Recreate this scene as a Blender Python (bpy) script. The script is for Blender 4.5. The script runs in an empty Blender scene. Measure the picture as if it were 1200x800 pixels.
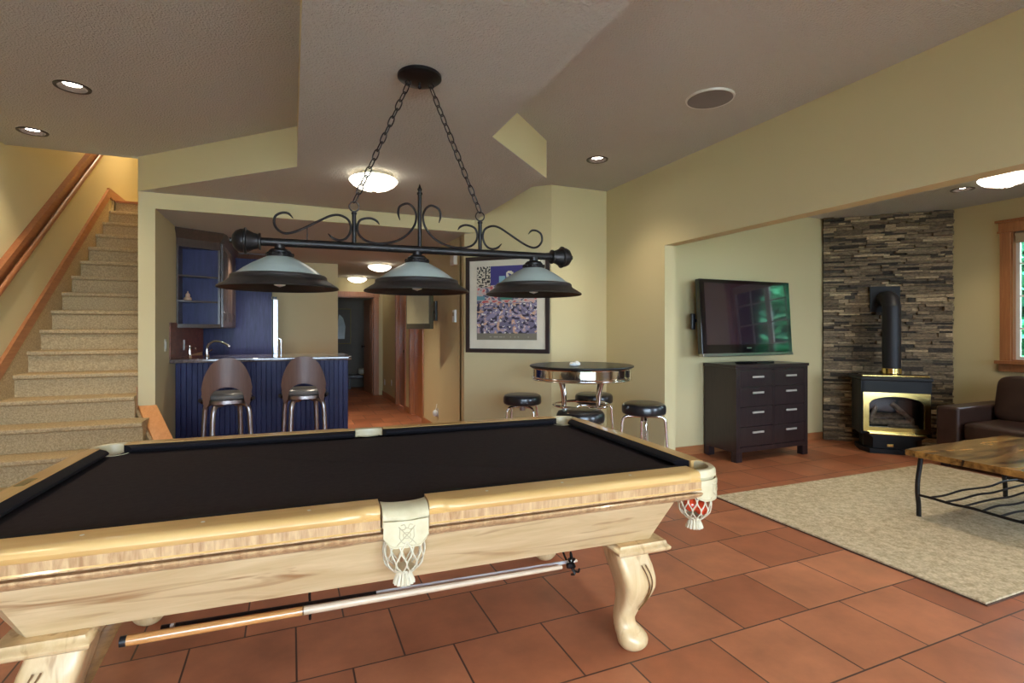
import bpy, bmesh, math, random
from mathutils import Vector, Matrix, noise as mnoise
random.seed(7)
sc = bpy.context.scene
PI = math.pi
# ------------------------------------------------------------------ camera, world, light, exposure
TH = 0.40024
cam = bpy.data.cameras.new('camera'); camo = bpy.data.objects.new('camera', cam)
sc.collection.objects.link(camo); sc.camera = camo
camo.location = (0, 0, 1.35); camo.rotation_euler = (PI/2, 0, -TH)
cam.sensor_width = 36; cam.lens = 613.6/1200*36; cam.shift_y = -12.8/1200
cam.clip_start = 0.02
sc.view_settings.view_transform = 'Standard'; sc.view_settings.look = 'None'
sc.view_settings.gamma = 1.0; sc.view_settings.use_curve_mapping = False
sc.view_settings.exposure = 0.98
W = bpy.data.worlds.new('sky'); sc.world = W; W.use_nodes = True
nt = W.node_tree; bg = nt.nodes['Background']
bg.inputs['Color'].default_value = (0.64, 0.81, 1.0, 1); bg.inputs['Strength'].default_value = 12.5
sc.cycles.use_denoising = True
sc.cycles.max_bounces = 9; sc.cycles.diffuse_bounces = 5; sc.cycles.glossy_bounces = 4
sc.cycles.transmission_bounces = 6; sc.cycles.transparent_max_bounces = 10
sc.cycles.sample_clamp_indirect = 4.0
sc.cycles.caustics_reflective = False; sc.cycles.caustics_refractive = False

def light(name, kind, loc, energy, color=(1, 1, 1), rot=(0, 0, 0), size=None, sizey=None, spot=None, radius=None, blend=0.6):
    l = bpy.data.lights.new(name, kind); o = bpy.data.objects.new(name, l); sc.collection.objects.link(o)
    l.energy = energy; l.color = color; o.location = loc; o.rotation_euler = rot
    if kind == 'AREA':
        l.shape = 'RECTANGLE'; l.size = size; l.size_y = sizey or size
    if kind == 'SPOT':
        l.spot_size = spot; l.spot_blend = blend
    if radius is not None: l.shadow_soft_size = radius
    return o
DAY = (0.74, 0.87, 1.0)
# sky light enters through the windows; portals only guide its sampling
for a in (('portal_back_main', (0.2, -2.58, 1.3), (PI/2, 0, 0), 4.2, 2.0), ('portal_back_lounge', (5.45, -2.58, 1.55), (PI/2, 0, 0), 1.9, 1.5), ('portal_right_window', (7.01, 2.37, 1.715), (0, PI/2, 0), 1.37, 1.30), ('portal_right_window_rear', (7.01, 0.085, 1.715), (0, PI/2, 0), 1.37, 1.67)):
    p_ = light(a[0], 'AREA', a[1], 1.0, DAY, a[2], a[3], a[4]); p_.data.cycles.is_portal = True
sun_ = light('sun', 'SUN', (0, 0, 10), 20.0, (1.0, 0.97, 0.92), Vector((0.2, -0.6, -0.75)).to_track_quat('-Z', 'Y').to_euler()); sun_.data.angle = 0.01
WARM = (1.0, 0.85, 0.62)
light('stairwell_lamp', 'POINT', (-1.7, 8.3, 4.7), 40, WARM, radius=0.12)
light('far_room_lamp', 'POINT', (2.4, 12.3, 2.1), 0.8, WARM, radius=0.1)

# ------------------------------------------------------------------ materials
def nmat(name):
    m = bpy.data.materials.new(name); m.use_nodes = True
    t = m.node_tree; b = t.nodes['Principled BSDF']
    return m, t, b
def N(t, kind, **kw):
    n = t.nodes.new(kind)
    for k, v in kw.items():
        if k.startswith('i_'):
            n.inputs[k[2:].replace('_', ' ')].default_value = v
        else: setattr(n, k, v)
    return n
def ramp(t, fac, c0, c1, p0=0.0, p1=1.0):
    r = t.nodes.new('ShaderNodeValToRGB'); e = r.color_ramp.elements
    e[0].position = p0; e[0].color = (*c0, 1); e[1].position = p1; e[1].color = (*c1, 1)
    t.links.new(fac, r.inputs[0]); return r.outputs[0]
def bump(t, b, h, strength, dist=0.01):
    n = t.nodes.new('ShaderNodeBump'); n.inputs['Strength'].default_value = strength; n.inputs['Distance'].default_value = dist
    t.links.new(h, n.inputs['Height']); t.links.new(n.outputs[0], b.inputs['Normal'])
def simple(name, col, rough=0.5, metal=0.0, col2=None, nscale=6, bs=0, bscale=200, coat=0, spec=0.5, dist=0.002):
    m, t, b = nmat(name)
    b.inputs['Roughness'].default_value = rough; b.inputs['Metallic'].default_value = metal
    b.inputs['Specular IOR Level'].default_value = spec
    b.inputs['Coat Weight'].default_value = coat; b.inputs['Coat Roughness'].default_value = 0.08
    tc = N(t, 'ShaderNodeTexCoord')
    if col2 is None: col2 = tuple(c*0.9 for c in col)
    nz = N(t, 'ShaderNodeTexNoise', i_Scale=nscale, i_Detail=4.0); t.links.new(tc.outputs['Object'], nz.inputs['Vector'])
    t.links.new(ramp(t, nz.outputs[0], col, col2, 0.3, 0.7), b.inputs['Base Color'])
    if bs:
        n2 = N(t, 'ShaderNodeTexNoise', i_Scale=bscale, i_Detail=2.0); t.links.new(tc.outputs['Object'], n2.inputs['Vector'])
        bump(t, b, n2.outputs[0], bs, dist)
    return m
def wood(name, c0, c1, c2=None, axis='X', rough=0.35, coat=0.3, scale=1.0, stretch=14, knots=0):
    m, t, b = nmat(name)
    b.inputs['Roughness'].default_value = rough; b.inputs['Coat Weight'].default_value = coat; b.inputs['Coat Roughness'].default_value = 0.12
    tc = N(t, 'ShaderNodeTexCoord'); mp = N(t, 'ShaderNodeMapping')
    s = [stretch*scale]*3; s['XYZ'.index(axis)] = 1.0*scale
    mp.inputs['Scale'].default_value = s
    t.links.new(tc.outputs['Object'], mp.inputs['Vector'])
    nz = N(t, 'ShaderNodeTexNoise', i_Scale=1.6, i_Detail=7.0, i_Roughness=0.62, i_Distortion=0.6)
    t.links.new(mp.outputs[0], nz.inputs['Vector'])
    out = ramp(t, nz.outputs[0], c0, c1, 0.32, 0.68)
    if c2:
        n2 = N(t, 'ShaderNodeTexNoise', i_Scale=0.55*1.6, i_Detail=3.0, i_Distortion=1.5); t.links.new(mp.outputs[0], n2.inputs['Vector'])
        mr = N(t, 'ShaderNodeMapRange'); mr.inputs[1].default_value = 0.57; mr.inputs[2].default_value = 0.68
        t.links.new(n2.outputs[0], mr.inputs[0])
        mx = N(t, 'ShaderNodeMixRGB'); mx.inputs[2].default_value = (*c2, 1)
        t.links.new(mr.outputs[0], mx.inputs[0]); t.links.new(out, mx.inputs[1]); out = mx.outputs[0]
    t.links.new(out, b.inputs['Base Color'])
    bump(t, b, nz.outputs[0], 0.05, 0.002)
    return m
def emit(name, col, strength):
    m, t, b = nmat(name)
    b.inputs['Base Color'].default_value = (*col, 1)
    b.inputs['Emission Color'].default_value = (*col, 1); b.inputs['Emission Strength'].default_value = strength
    return m
def attrmat(name, rough=0.8, spec=0.3, bs=0, bscale=60, dist=0.01, nmix=0):
    m, t, b = nmat(name); a = N(t, 'ShaderNodeAttribute', attribute_name='Col')
    out = a.outputs['Color']
    tc = N(t, 'ShaderNodeTexCoord')
    if nmix:
        n1 = N(t, 'ShaderNodeTexNoise', i_Scale=28.0, i_Detail=6.0, i_Roughness=0.7); mp = N(t, 'ShaderNodeMapping')
        mp.inputs['Scale'].default_value = (1, 1, 3); t.links.new(tc.outputs['Object'], mp.inputs[0]); t.links.new(mp.outputs[0], n1.inputs['Vector'])
        mx = N(t, 'ShaderNodeMixRGB', blend_type='MULTIPLY'); mx.inputs[0].default_value = nmix
        t.links.new(out, mx.inputs[1]); t.links.new(ramp(t, n1.outputs[0], (0.35, 0.35, 0.35), (1.5, 1.4, 1.25), 0.3, 0.7), mx.inputs[2]); out = mx.outputs[0]
    t.links.new(out, b.inputs['Base Color'])
    b.inputs['Roughness'].default_value = rough; b.inputs['Specular IOR Level'].default_value = spec
    if bs:
        n2 = N(t, 'ShaderNodeTexNoise', i_Scale=bscale, i_Detail=5.0); t.links.new(tc.outputs['Object'], n2.inputs['Vector'])
        bump(t, b, n2.outputs[0], bs, dist)
    return m

M = {}
M['wall'] = simple('cream_wall_paint', (0.62, 0.525, 0.295), 0.75, nscale=0.8, col2=(0.60, 0.505, 0.28), bs=0.12, bscale=140, spec=0.25)
M['ceiling'] = simple('taupe_textured_ceiling', (0.545, 0.53, 0.48), 0.9, nscale=0.7, col2=(0.525, 0.51, 0.46), bs=1.0, bscale=85, spec=0.1, dist=0.012)
M['unlitwall'] = simple('wall_paint_with_shade', (0.20, 0.18, 0.15), 0.8)  # darkness of the unlit far room put into the wall colour
def tile_mat():
    m, t, b = nmat('terracotta_floor_tile')
    tc = N(t, 'ShaderNodeTexCoord'); mp = N(t, 'ShaderNodeMapping')
    w, r = 0.4165, 0.4035
    mp.inputs['Location'].default_value = (-2.105 + 40*w, -1.7735 + 40*r, 0)
    t.links.new(tc.outputs['Object'], mp.inputs[0])
    br = N(t, 'ShaderNodeTexBrick'); br.offset = 0.5; br.squash = 1.0
    for k, v in (('Scale', 1.0), ('Mortar Size', 0.0042), ('Mortar Smooth', 0.15), ('Bias', 0.0), ('Brick Width', w), ('Row Height', r)):
        br.inputs[k].default_value = v
    br.inputs['Color1'].default_value = (0.38, 0.125, 0.055, 1); br.inputs['Color2'].default_value = (0.56, 0.215, 0.10, 1)
    br.inputs['Mortar'].default_value = (0.10, 0.045, 0.028, 1)
    t.links.new(mp.outputs[0], br.inputs['Vector'])
    nz = N(t, 'ShaderNodeTexNoise', i_Scale=3.5, i_Detail=6.0, i_Roughness=0.6); t.links.new(tc.outputs['Object'], nz.inputs['Vector'])
    mx = N(t, 'ShaderNodeMixRGB', blend_type='MULTIPLY'); mx.inputs[0].default_value = 0.8
    t.links.new(br.outputs['Color'], mx.inputs[1]); t.links.new(ramp(t, nz.outputs[0], (0.66, 0.62, 0.60), (1.18, 1.15, 1.12), 0.3, 0.7), mx.inputs[2])
    t.links.new(mx.outputs[0], b.inputs['Base Color'])
    rr = N(t, 'ShaderNodeMapRange'); rr.inputs[3].default_value = 0.36; rr.inputs[4].default_value = 0.52
    t.links.new(nz.outputs[0], rr.inputs[0]); t.links.new(rr.outputs[0], b.inputs['Roughness'])
    inv = N(t, 'ShaderNodeMath', operation='SUBTRACT'); inv.inputs[0].default_value = 1.0; t.links.new(br.outputs['Fac'], inv.inputs[1])
    ad = N(t, 'ShaderNodeMath', operation='MULTIPLY_ADD'); ad.inputs[1].default_value = 0.12; t.links.new(nz.outputs[0], ad.inputs[0]); t.links.new(inv.outputs[0], ad.inputs[2])
    bump(t, b, ad.outputs[0], 0.5, 0.004)
    return m
M['tile'] = tile_mat()
def weave(name, c0, c1, sx=170, rough=0.95, bs=0.6):
    m, t, b = nmat(name); tc = N(t, 'ShaderNodeTexCoord')
    v = N(t, 'ShaderNodeTexVoronoi', i_Scale=float(sx)); t.links.new(tc.outputs['Object'], v.inputs['Vector'])
    n = N(t, 'ShaderNodeTexNoise', i_Scale=sx*0.35, i_Detail=4.0); t.links.new(tc.outputs['Object'], n.inputs['Vector'])
    mx = N(t, 'ShaderNodeMixRGB'); mx.inputs[0].default_value = 0.5
    t.links.new(ramp(t, v.outputs['Distance'], c1, c0, 0.0, 0.7), mx.inputs[1]); t.links.new(ramp(t, n.outputs[0], c0, c1, 0.35, 0.65), mx.inputs[2])
    t.links.new(mx.outputs[0], b.inputs['Base Color']); b.inputs['Roughness'].default_value = rough; b.inputs['Specular IOR Level'].default_value = 0.1
    bump(t, b, v.outputs['Distance'], bs, 0.004)
    return m
M['carpet'] = weave('berber_stair_carpet', (0.34, 0.24, 0.12), (0.68, 0.52, 0.30), 230)
M['rug'] = weave('beige_looped_rug', (0.44, 0.34, 0.20), (0.82, 0.68, 0.46), 75)
M['rugback'] = simple('dark_rug_binding', (0.10, 0.05, 0.03), 0.9)
M['maple'] = wood('maple_apron', (0.54, 0.37, 0.175), (0.70, 0.52, 0.285), (0.33, 0.175, 0.07), 'X', 0.36, 0.25, 1.6, 7)
M['mapletop'] = wood('golden_maple_rail', (0.60, 0.345, 0.11), (0.70, 0.44, 0.165), None, 'X', 0.38, 0.35, 1.2, 10)
M['mapletopY'] = wood('golden_maple_end_rail', (0.60, 0.345, 0.11), (0.70, 0.44, 0.165), None, 'Y', 0.38, 0.35, 1.2, 10)
M['maplecurly'] = wood('figured_maple_fascia', (0.36, 0.19, 0.08), (0.64, 0.42, 0.21), None, 'Z', 0.38, 0.25, 4.0, 8)
M['mapleleg'] = wood('maple_leg', (0.60, 0.40, 0.185), (0.74, 0.54, 0.29), (0.46, 0.28, 0.12), 'Z', 0.36, 0.25, 2.2, 6)
M['fir'] = wood('orange_fir_trim', (0.34, 0.125, 0.045), (0.46, 0.19, 0.07), None, 'Z', 0.35, 0.3, 2.0, 14)
M['firX'] = wood('orange_fir_trim_horizontal', (0.34, 0.125, 0.045), (0.46, 0.19, 0.07), None, 'X', 0.35, 0.3, 2.0, 14)
M['firY'] = wood('orange_fir_trim_sloping', (0.34, 0.125, 0.045), (0.46, 0.19, 0.07), None, 'Y', 0.45, 0.1, 2.0, 14)
M['darkfir'] = wood('reddish_brown_handrail_wood', (0.25, 0.085, 0.03), (0.36, 0.13, 0.045), None, 'Y', 0.45, 0.05, 2.0, 14)
M['cap'] = wood('bright_orange_fir_cap', (0.60, 0.23, 0.06), (0.72, 0.31, 0.10), None, 'Y', 0.3, 0.4, 2.0, 14)
M['espresso'] = wood('espresso_stained_wood', (0.018, 0.010, 0.011), (0.034, 0.020, 0.020), None, 'Z', 0.36, 0.2, 3, 10)
M['bluecast'] = wood('dark_wood_with_blue_light_cast', (0.014, 0.016, 0.062), (0.030, 0.032, 0.105), None, 'Z', 0.45, 0.05, 3, 10)  # espresso-dark wood tinted blue to carry the window light it reflects
for n_ in M['bluecast'].node_tree.nodes:
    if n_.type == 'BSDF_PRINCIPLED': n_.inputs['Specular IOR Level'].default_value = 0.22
M['cabinet'] = wood('dark_brown_cabinet_wood', (0.045, 0.026, 0.018), (0.08, 0.048, 0.032), None, 'Z', 0.4, 0.2, 3, 10)
M['stoolwood'] = wood('brown_bentwood', (0.105, 0.058, 0.045), (0.15, 0.085, 0.062), None, 'Z', 0.38, 0.2, 3, 12)
M['cuebutt'] = wood('orange_maple_cue_butt', (0.45, 0.19, 0.05), (0.62, 0.30, 0.10), None, 'X', 0.2, 0.7, 6, 8)
M['rackwood'] = wood('brown_rack_wood', (0.10, 0.045, 0.012), (0.19, 0.09, 0.025), None, 'X', 0.35, 0.3, 5, 8)
M['cuelight'] = simple('pale_maple_cue_shaft', (0.62, 0.46, 0.30), 0.35, coat=0.2)
M['cloth'] = simple('black_brown_billiard_cloth', (0.030, 0.022, 0.022), 0.95, nscale=40, col2=(0.038, 0.028, 0.027), bs=0.15, bscale=700, spec=0.12)
M['cushion'] = simple('black_cushion_cloth', (0.012, 0.010, 0.013), 0.9, bs=0.1, bscale=700, spec=0.2)
M['leather'] = simple('cream_pocket_leather', (0.66, 0.57, 0.36), 0.38, nscale=25, col2=(0.58, 0.48, 0.28), coat=0.25)
M['leatherdark'] = simple('darker_cream_leather', (0.50, 0.41, 0.25), 0.45)
M['net'] = simple('cream_net_cord', (0.62, 0.53, 0.36), 0.6)
M['iron'] = simple('dark_bronze_metal', (0.016, 0.014, 0.014), 0.42, 0.6, nscale=20, col2=(0.026, 0.021, 0.019), spec=0.5)
M['rimmetal'] = simple('brown_bronze_shade_rim', (0.035, 0.028, 0.024), 0.45, 0.4, nscale=10)
M['frost'] = simple('frosted_grey_green_glass', (0.33, 0.38, 0.34), 0.35, nscale=9, col2=(0.40, 0.45, 0.41), coat=0.3)
M['bulb'] = simple('white_bulb_glass', (0.8, 0.8, 0.76), 0.25)
M['chrome'] = simple('polished_chrome', (0.82, 0.80, 0.78), 0.08, 1.0, col2=(0.80, 0.78, 0.76))
M['steel'] = simple('brushed_steel', (0.42, 0.38, 0.36), 0.3, 1.0, nscale=15)
M['stainless'] = simple('stainless_refrigerator', (0.62, 0.66, 0.70), 0.25, 0.9)
M['vinyl'] = simple('black_vinyl', (0.012, 0.011, 0.013), 0.28, nscale=15, coat=0.25)
M['black'] = simple('black_plastic', (0.010, 0.010, 0.011), 0.35)
M['blackgloss'] = simple('glossy_black_bezel', (0.006, 0.006, 0.007), 0.07, coat=0.5)
M['nickel'] = simple('satin_nickel', (0.62, 0.58, 0.52), 0.35, 0.35)
M['screen'] = simple('dark_screen_glass', (0.028, 0.016, 0.028), 0.035, spec=1.0, coat=1.0)
M['reflectscreen'] = simple('screen_with_reflection_tint', (0.50, 0.45, 0.27), 0.2, spec=0.6)  # base colour holds the warm wall mirrored in the hall television
M['bronzeplastic'] = simple('dark_olive_bezel', (0.09, 0.08, 0.05), 0.3)
M['brass'] = simple('polished_brass', (0.86, 0.66, 0.24), 0.16, 1.0)
M['oldgold'] = simple('dull_gold_frame', (0.26, 0.21, 0.08), 0.5, 0.2)
M['castiron'] = simple('black_stove_enamel', (0.009, 0.008, 0.008), 0.5, spec=0.3)
M['pipe'] = simple('black_stove_pipe', (0.020, 0.019, 0.022), 0.5, 0.3)
M['log'] = simple('ceramic_log', (0.30, 0.20, 0.12), 0.9, nscale=30, col2=(0.12, 0.08, 0.05), bs=0.5, bscale=60)
M['stone'] = attrmat('ledger_stone', 0.85, 0.25, 0.7, 45, 0.012, nmix=0.9)
M['grout'] = simple('dark_stone_backing', (0.02, 0.018, 0.016), 0.95)
M['brown_leather'] = simple('dark_brown_leather', (0.036, 0.017, 0.012), 0.38, nscale=7, col2=(0.055, 0.027, 0.019), bs=0.25, bscale=120, spec=0.35)
M['rustic'] = wood('rustic_golden_brown_tabletop', (0.045, 0.018, 0.006), (0.46, 0.23, 0.055), (0.02, 0.010, 0.006), 'X', 0.22, 0.1, 1.5, 5)
M['rusticedge'] = wood('rustic_tabletop_edge', (0.07, 0.035, 0.014), (0.20, 0.10, 0.035), None, 'X', 0.4, 0.2, 2, 6)
M['white'] = simple('white_plastic', (0.78, 0.77, 0.72), 0.35)
M['cream'] = simple('ivory_plastic', (0.66, 0.62, 0.50), 0.4)
M['mattboard'] = simple('cream_mat_board', (0.70, 0.64, 0.50), 0.8)
M['art'] = attrmat('poster_print', 0.35, 0.5)
M['speakergrille'] = simple('grey_speaker_grille', (0.24, 0.225, 0.22), 0.8, bs=0.5, bscale=500)
M['blinds'] = simple('beige_roller_blind', (0.42, 0.34, 0.22), 0.8)
M['red'] = simple('red_ball_resin', (0.62, 0.06, 0.02), 0.12, coat=0.6)
M['purple'] = simple('maroon_ball_resin', (0.16, 0.03, 0.04), 0.12, coat=0.6)
M['whiteball'] = simple('white_ball_resin', (0.8, 0.76, 0.66), 0.12, coat=0.6)
M['plate'] = simple('olive_brass_nameplate', (0.24, 0.20, 0.07), 0.3, 0.7)
M['counter'] = simple('dark_granite', (0.045, 0.032, 0.03), 0.12, nscale=55, col2=(0.16, 0.12, 0.11), coat=0.5)
M['seatpad'] = simple('cream_black_vinyl_seat', (0.15, 0.14, 0.125), 0.28)
M['peach'] = simple('peach_ceramic', (0.66, 0.40, 0.26), 0.4)
M['lightglass'] = emit('glowing_alabaster_glass', (1.0, 0.92, 0.78), 2.6)
M['downglass'] = emit('glowing_lamp_lens', (1.0, 0.92, 0.80), 22.0)
M['dark'] = simple('dark_recess', (0.02, 0.015, 0.012), 0.6)
M['tan'] = simple('scroll_bronze_line', (0.30, 0.20, 0.14), 0.5)
M['baffle'] = simple('bronze_downlight_baffle', (0.05, 0.038, 0.032), 0.35, 0.5)
def glass_mat():
    m = bpy.data.materials.new('window_glass'); m.use_nodes = True; t = m.node_tree; t.nodes.clear()
    o = N(t, 'ShaderNodeOutputMaterial'); tr = N(t, 'ShaderNodeBsdfTransparent'); gl = N(t, 'ShaderNodeBsdfGlossy'); gl.inputs['Roughness'].default_value = 0.02
    fr = N(t, 'ShaderNodeFresnel'); mx = N(t, 'ShaderNodeMixShader')
    t.links.new(fr.outputs[0], mx.inputs[0]); t.links.new(tr.outputs[0], mx.inputs[1]); t.links.new(gl.outputs[0], mx.inputs[2]); t.links.new(mx.outputs[0], o.inputs[0])
    return m
M['glass'] = glass_mat()
def brickmat():
    m, t, b = nmat('red_brown_backsplash_tile'); tc = N(t, 'ShaderNodeTexCoord'); mp = N(t, 'ShaderNodeMapping')
    mp.inputs['Rotation'].default_value = (0, -PI/2, -PI/2); 
    sx = N(t, 'ShaderNodeSeparateXYZ'); cx = N(t, 'ShaderNodeCombineXYZ'); t.links.new(tc.outputs['Object'], sx.inputs[0])
    t.links.new(sx.outputs['Y'], cx.inputs['X']); t.links.new(sx.outputs['Z'], cx.inputs['Y'])
    br = N(t, 'ShaderNodeTexBrick')
    for k, v in (('Scale', 1.0), ('Mortar Size', 0.002), ('Brick Width', 0.10), ('Row Height', 0.035)): br.inputs[k].default_value = v
    br.inputs['Color1'].default_value = (0.17, 0.06, 0.035, 1); br.inputs['Color2'].default_value = (0.28, 0.11, 0.06, 1); br.inputs['Mortar'].default_value = (0.16, 0.09, 0.06, 1)
    t.links.new(cx.outputs[0], br.inputs['Vector']); t.links.new(br.outputs['Color'], b.inputs['Base Color']); b.inputs['Roughness'].default_value = 0.5
    return m
M['brick'] = brickmat()
M['leaf'] = attrmat('green_foliage', 0.6, 0.3)
M['bark'] = simple('brown_bark', (0.10, 0.07, 0.045), 0.9, bs=0.5, bscale=30)
M['bounce'] = simple('pale_bounce_slab', (0.62, 0.60, 0.55), 0.9)
M['grass'] = simple('lawn_grass', (0.10, 0.20, 0.05), 0.95, nscale=3, col2=(0.06, 0.14, 0.03))

# ------------------------------------------------------------------ mesh helpers
def B(): return bmesh.new()
def obj(name, bm, mat, parent=None, loc=None, rotz=None, sharp=35, rot=None, col=None):
    me = bpy.data.meshes.new(name)
    bmesh.ops.recalc_face_normals(bm, faces=bm.faces)
    for f in bm.faces: f.smooth = True
    bm.to_mesh(me); bm.free()
    me.set_sharp_from_angle(angle=math.radians(sharp))
    me.materials.append(M[mat] if isinstance(mat, str) else mat)
    o = bpy.data.objects.new(name, me); sc.collection.objects.link(o)
    if len(me.polygons) < 20000:
        wn = o.modifiers.new('weighted_normals', 'WEIGHTED_NORMAL'); wn.keep_sharp = True
    if parent is not None: o.parent = parent
    if loc is not None: o.location = loc
    if rotz is not None: o.rotation_euler = (0, 0, rotz)
    if rot is not None: o.rotation_euler = rot
    return o
def tag(o, label, cat, group=None, kind=None):
    o['label'] = label; o['category'] = cat
    if group: o['group'] = group
    if kind: o['kind'] = kind
    return o
def struct(name, bm, mat, parent=None, **k):
    o = obj(name, bm, mat, parent, **k)
    if parent is None: o['kind'] = 'structure'
    return o
def thing(name, label, cat, loc=(0, 0, 0), rotz=0, group=None):
    o = bpy.data.objects.new(name, None); sc.collection.objects.link(o); o.empty_display_size = 0.1
    o.location = loc; o.rotation_euler = (0, 0, rotz)
    return tag(o, label, cat, group)
def dup(root, loc, rotz, label=None):
    r = root.copy(); sc.collection.objects.link(r); r.location = loc; r.rotation_euler = (0, 0, rotz)
    if label: r['label'] = label
    for ch in list(root.children):
        c = ch.copy(); sc.collection.objects.link(c); c.parent = r
        for g in list(ch.children):
            d = g.copy(); sc.collection.objects.link(d); d.parent = c
    return r
def box(bm, x0, x1, y0, y1, z0, z1, bev=0, seg=2, mtx=None):
    vs = [bm.verts.new((x, y, z)) for x in (x0, x1) for y in (y0, y1) for z in (z0, z1)]
    fs = [bm.faces.new([vs[i] for i in f]) for f in ((0, 1, 3, 2), (4, 6, 7, 5), (0, 4, 5, 1), (2, 3, 7, 6), (0, 2, 6, 4), (1, 5, 7, 3))]
    if mtx is not None: bmesh.ops.transform(bm, matrix=mtx, verts=vs)
    if bev:
        es = list({e for f in fs for e in f.edges})
        bmesh.ops.bevel(bm, geom=es, offset=bev, segments=seg, profile=0.5, affect='EDGES')
    return bm
def prism(bm, pts, z0, z1, bev=0, axis='Z'):
    """polygon extruded; axis Z: pts (x,y); X: pts (y,z) extruded in x; Y: pts (x,z) extruded in y"""
    def P(p, h): return {'Z': (p[0], p[1], h), 'X': (h, p[0], p[1]), 'Y': (p[0], h, p[1])}[axis]
    a = [bm.verts.new(P(p, z0)) for p in pts]; b = [bm.verts.new(P(p, z1)) for p in pts]
    fs = [bm.faces.new(a), bm.faces.new(b[::-1])]
    n = len(pts)
    for i in range(n): fs.append(bm.faces.new((a[i], a[(i+1) % n], b[(i+1) % n], b[i])))
    if bev:
        es = list({e for f in fs for e in f.edges})
        bmesh.ops.bevel(bm, geom=es, offset=bev, segments=2, profile=0.5, affect='EDGES')
    return bm
def loft(bm, loops, cap=True, closed=True):
    rows = [[bm.verts.new(p) for p in L] for L in loops]
    n = len(rows[0])
    for a, b in zip(rows, rows[1:]):
        for i in range(n if closed else n-1):
            try: bm.faces.new((a[i], a[(i+1) % n], b[(i+1) % n], b[i]))
            except ValueError: pass
    if cap:
        bm.faces.new(rows[0]); bm.faces.new(rows[-1][::-1])
    return rows
def lathe(bm, prof, segs=32, mtx=None, a0=0, a1=2*PI, sx=1, sy=1):
    full = abs(a1-a0-2*PI) < 1e-6; k = segs if full else segs+1
    rows = []
    for r, z in prof:
        if r < 1e-6: rows.append([bm.verts.new((0, 0, z))])
        else: rows.append([bm.verts.new((sx*r*math.cos(a0+(a1-a0)*i/segs), sy*r*math.sin(a0+(a1-a0)*i/segs), z)) for i in range(k)])
    for a, b in zip(rows, rows[1:]):
        for i in range(k if full else k-1):
            j = (i+1) % k
            A = [a[0]] if len(a) == 1 else [a[i], a[j]]
            Bv = [b[0]] if len(b) == 1 else [b[j], b[i]]
            if len(A)+len(Bv) > 2: bm.faces.new(A+Bv)
    if mtx is not None: bmesh.ops.transform(bm, matrix=mtx, verts=[v for r in rows for v in r])
    return bm
def catmull(pts, n=6, closed=False):
    P = [Vector(p) for p in pts]; out = []; m = len(P)
    rng = range(m) if closed else range(m-1)
    for i in rng:
        p0 = P[(i-1) % m] if closed or i > 0 else P[0]*2-P[1]
        p1, p2 = P[i], P[(i+1) % m]
        p3 = P[(i+2) % m] if closed or i+2 < m else P[-1]*2-P[-2]
        for k in range(n):
            t = k/n
            out.append(0.5*((2*p1)+(-p0+p2)*t+(2*p0-5*p1+4*p2-p3)*t*t+(-p0+3*p1-3*p2+p3)*t**3))
    if not closed: out.append(P[-1])
    return out
def tube(bm, pts, r, segs=8, closed=False, flat=None, ref=None):
    P = [Vector(p) for p in pts]; n = len(P)
    R = r if isinstance(r, (list, tuple)) else [r]*n
    T = []
    for i in range(n):
        a = P[(i-1) % n] if closed or i > 0 else P[0]; b = P[(i+1) % n] if closed or i < n-1 else P[-1]
        d = b-a; T.append(d.normalized() if d.length > 1e-9 else Vector((0, 0, 1)))
    up = Vector(ref) if ref else (Vector((0, 0, 1)) if abs(T[0].z) < 0.9 else Vector((1, 0, 0)))
    nrm = (up-T[0]*up.dot(T[0])).normalized(); rows = []
    for i in range(n):
        nrm = (nrm-T[i]*nrm.dot(T[i]))
        nrm = nrm.normalized() if nrm.length > 1e-6 else Vector((1, 0, 0))
        bn = T[i].cross(nrm)
        f = flat or (1, 1)
        rows.append([bm.verts.new(P[i]+nrm*(R[i]*f[0]*math.cos(2*PI*k/segs))+bn*(R[i]*f[1]*math.sin(2*PI*k/segs))) for k in range(segs)])
    for i in range(n if closed else n-1):
        a, b = rows[i], rows[(i+1) % n]
        for k in range(segs): bm.faces.new((a[k], a[(k+1) % segs], b[(k+1) % segs], b[k]))
    if not closed:
        bm.faces.new(rows[0]); bm.faces.new(rows[-1][::-1])
    return bm
def superell(bm, c, h, e=0.4, nu=28, nv=16, mtx=None, fn=None):
    def s(v, p): return math.copysign(abs(v)**p, v)
    vs = []; rows = []
    for j in range(nv+1):
        ph = -PI/2+PI*j/nv; row = []
        if j in (0, nv): row = [bm.verts.new((c[0], c[1], c[2]+h[2]*(-1 if j == 0 else 1)))]
        else:
            for i in range(nu):
                t = 2*PI*i/nu
                x = s(math.cos(ph), e)*s(math.cos(t), e); y = s(math.cos(ph), e)*s(math.sin(t), e); z = s(math.sin(ph), e)
                row.append(bm.verts.new((c[0]+h[0]*x, c[1]+h[1]*y, c[2]+h[2]*z)))
        rows.append(row); vs += row
    for a, b in zip(rows, rows[1:]):
        for i in range(nu):
            j = (i+1) % nu
            A = [a[0]] if len(a) == 1 else [a[i], a[j]]
            Bv = [b[0]] if len(b) == 1 else [b[j], b[i]]
            bm.faces.new(A+Bv)
    if fn:
        for v in vs: v.co = fn(v.co)
    if mtx is not None: bmesh.ops.transform(bm, matrix=mtx, verts=vs)
    return bm
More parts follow.
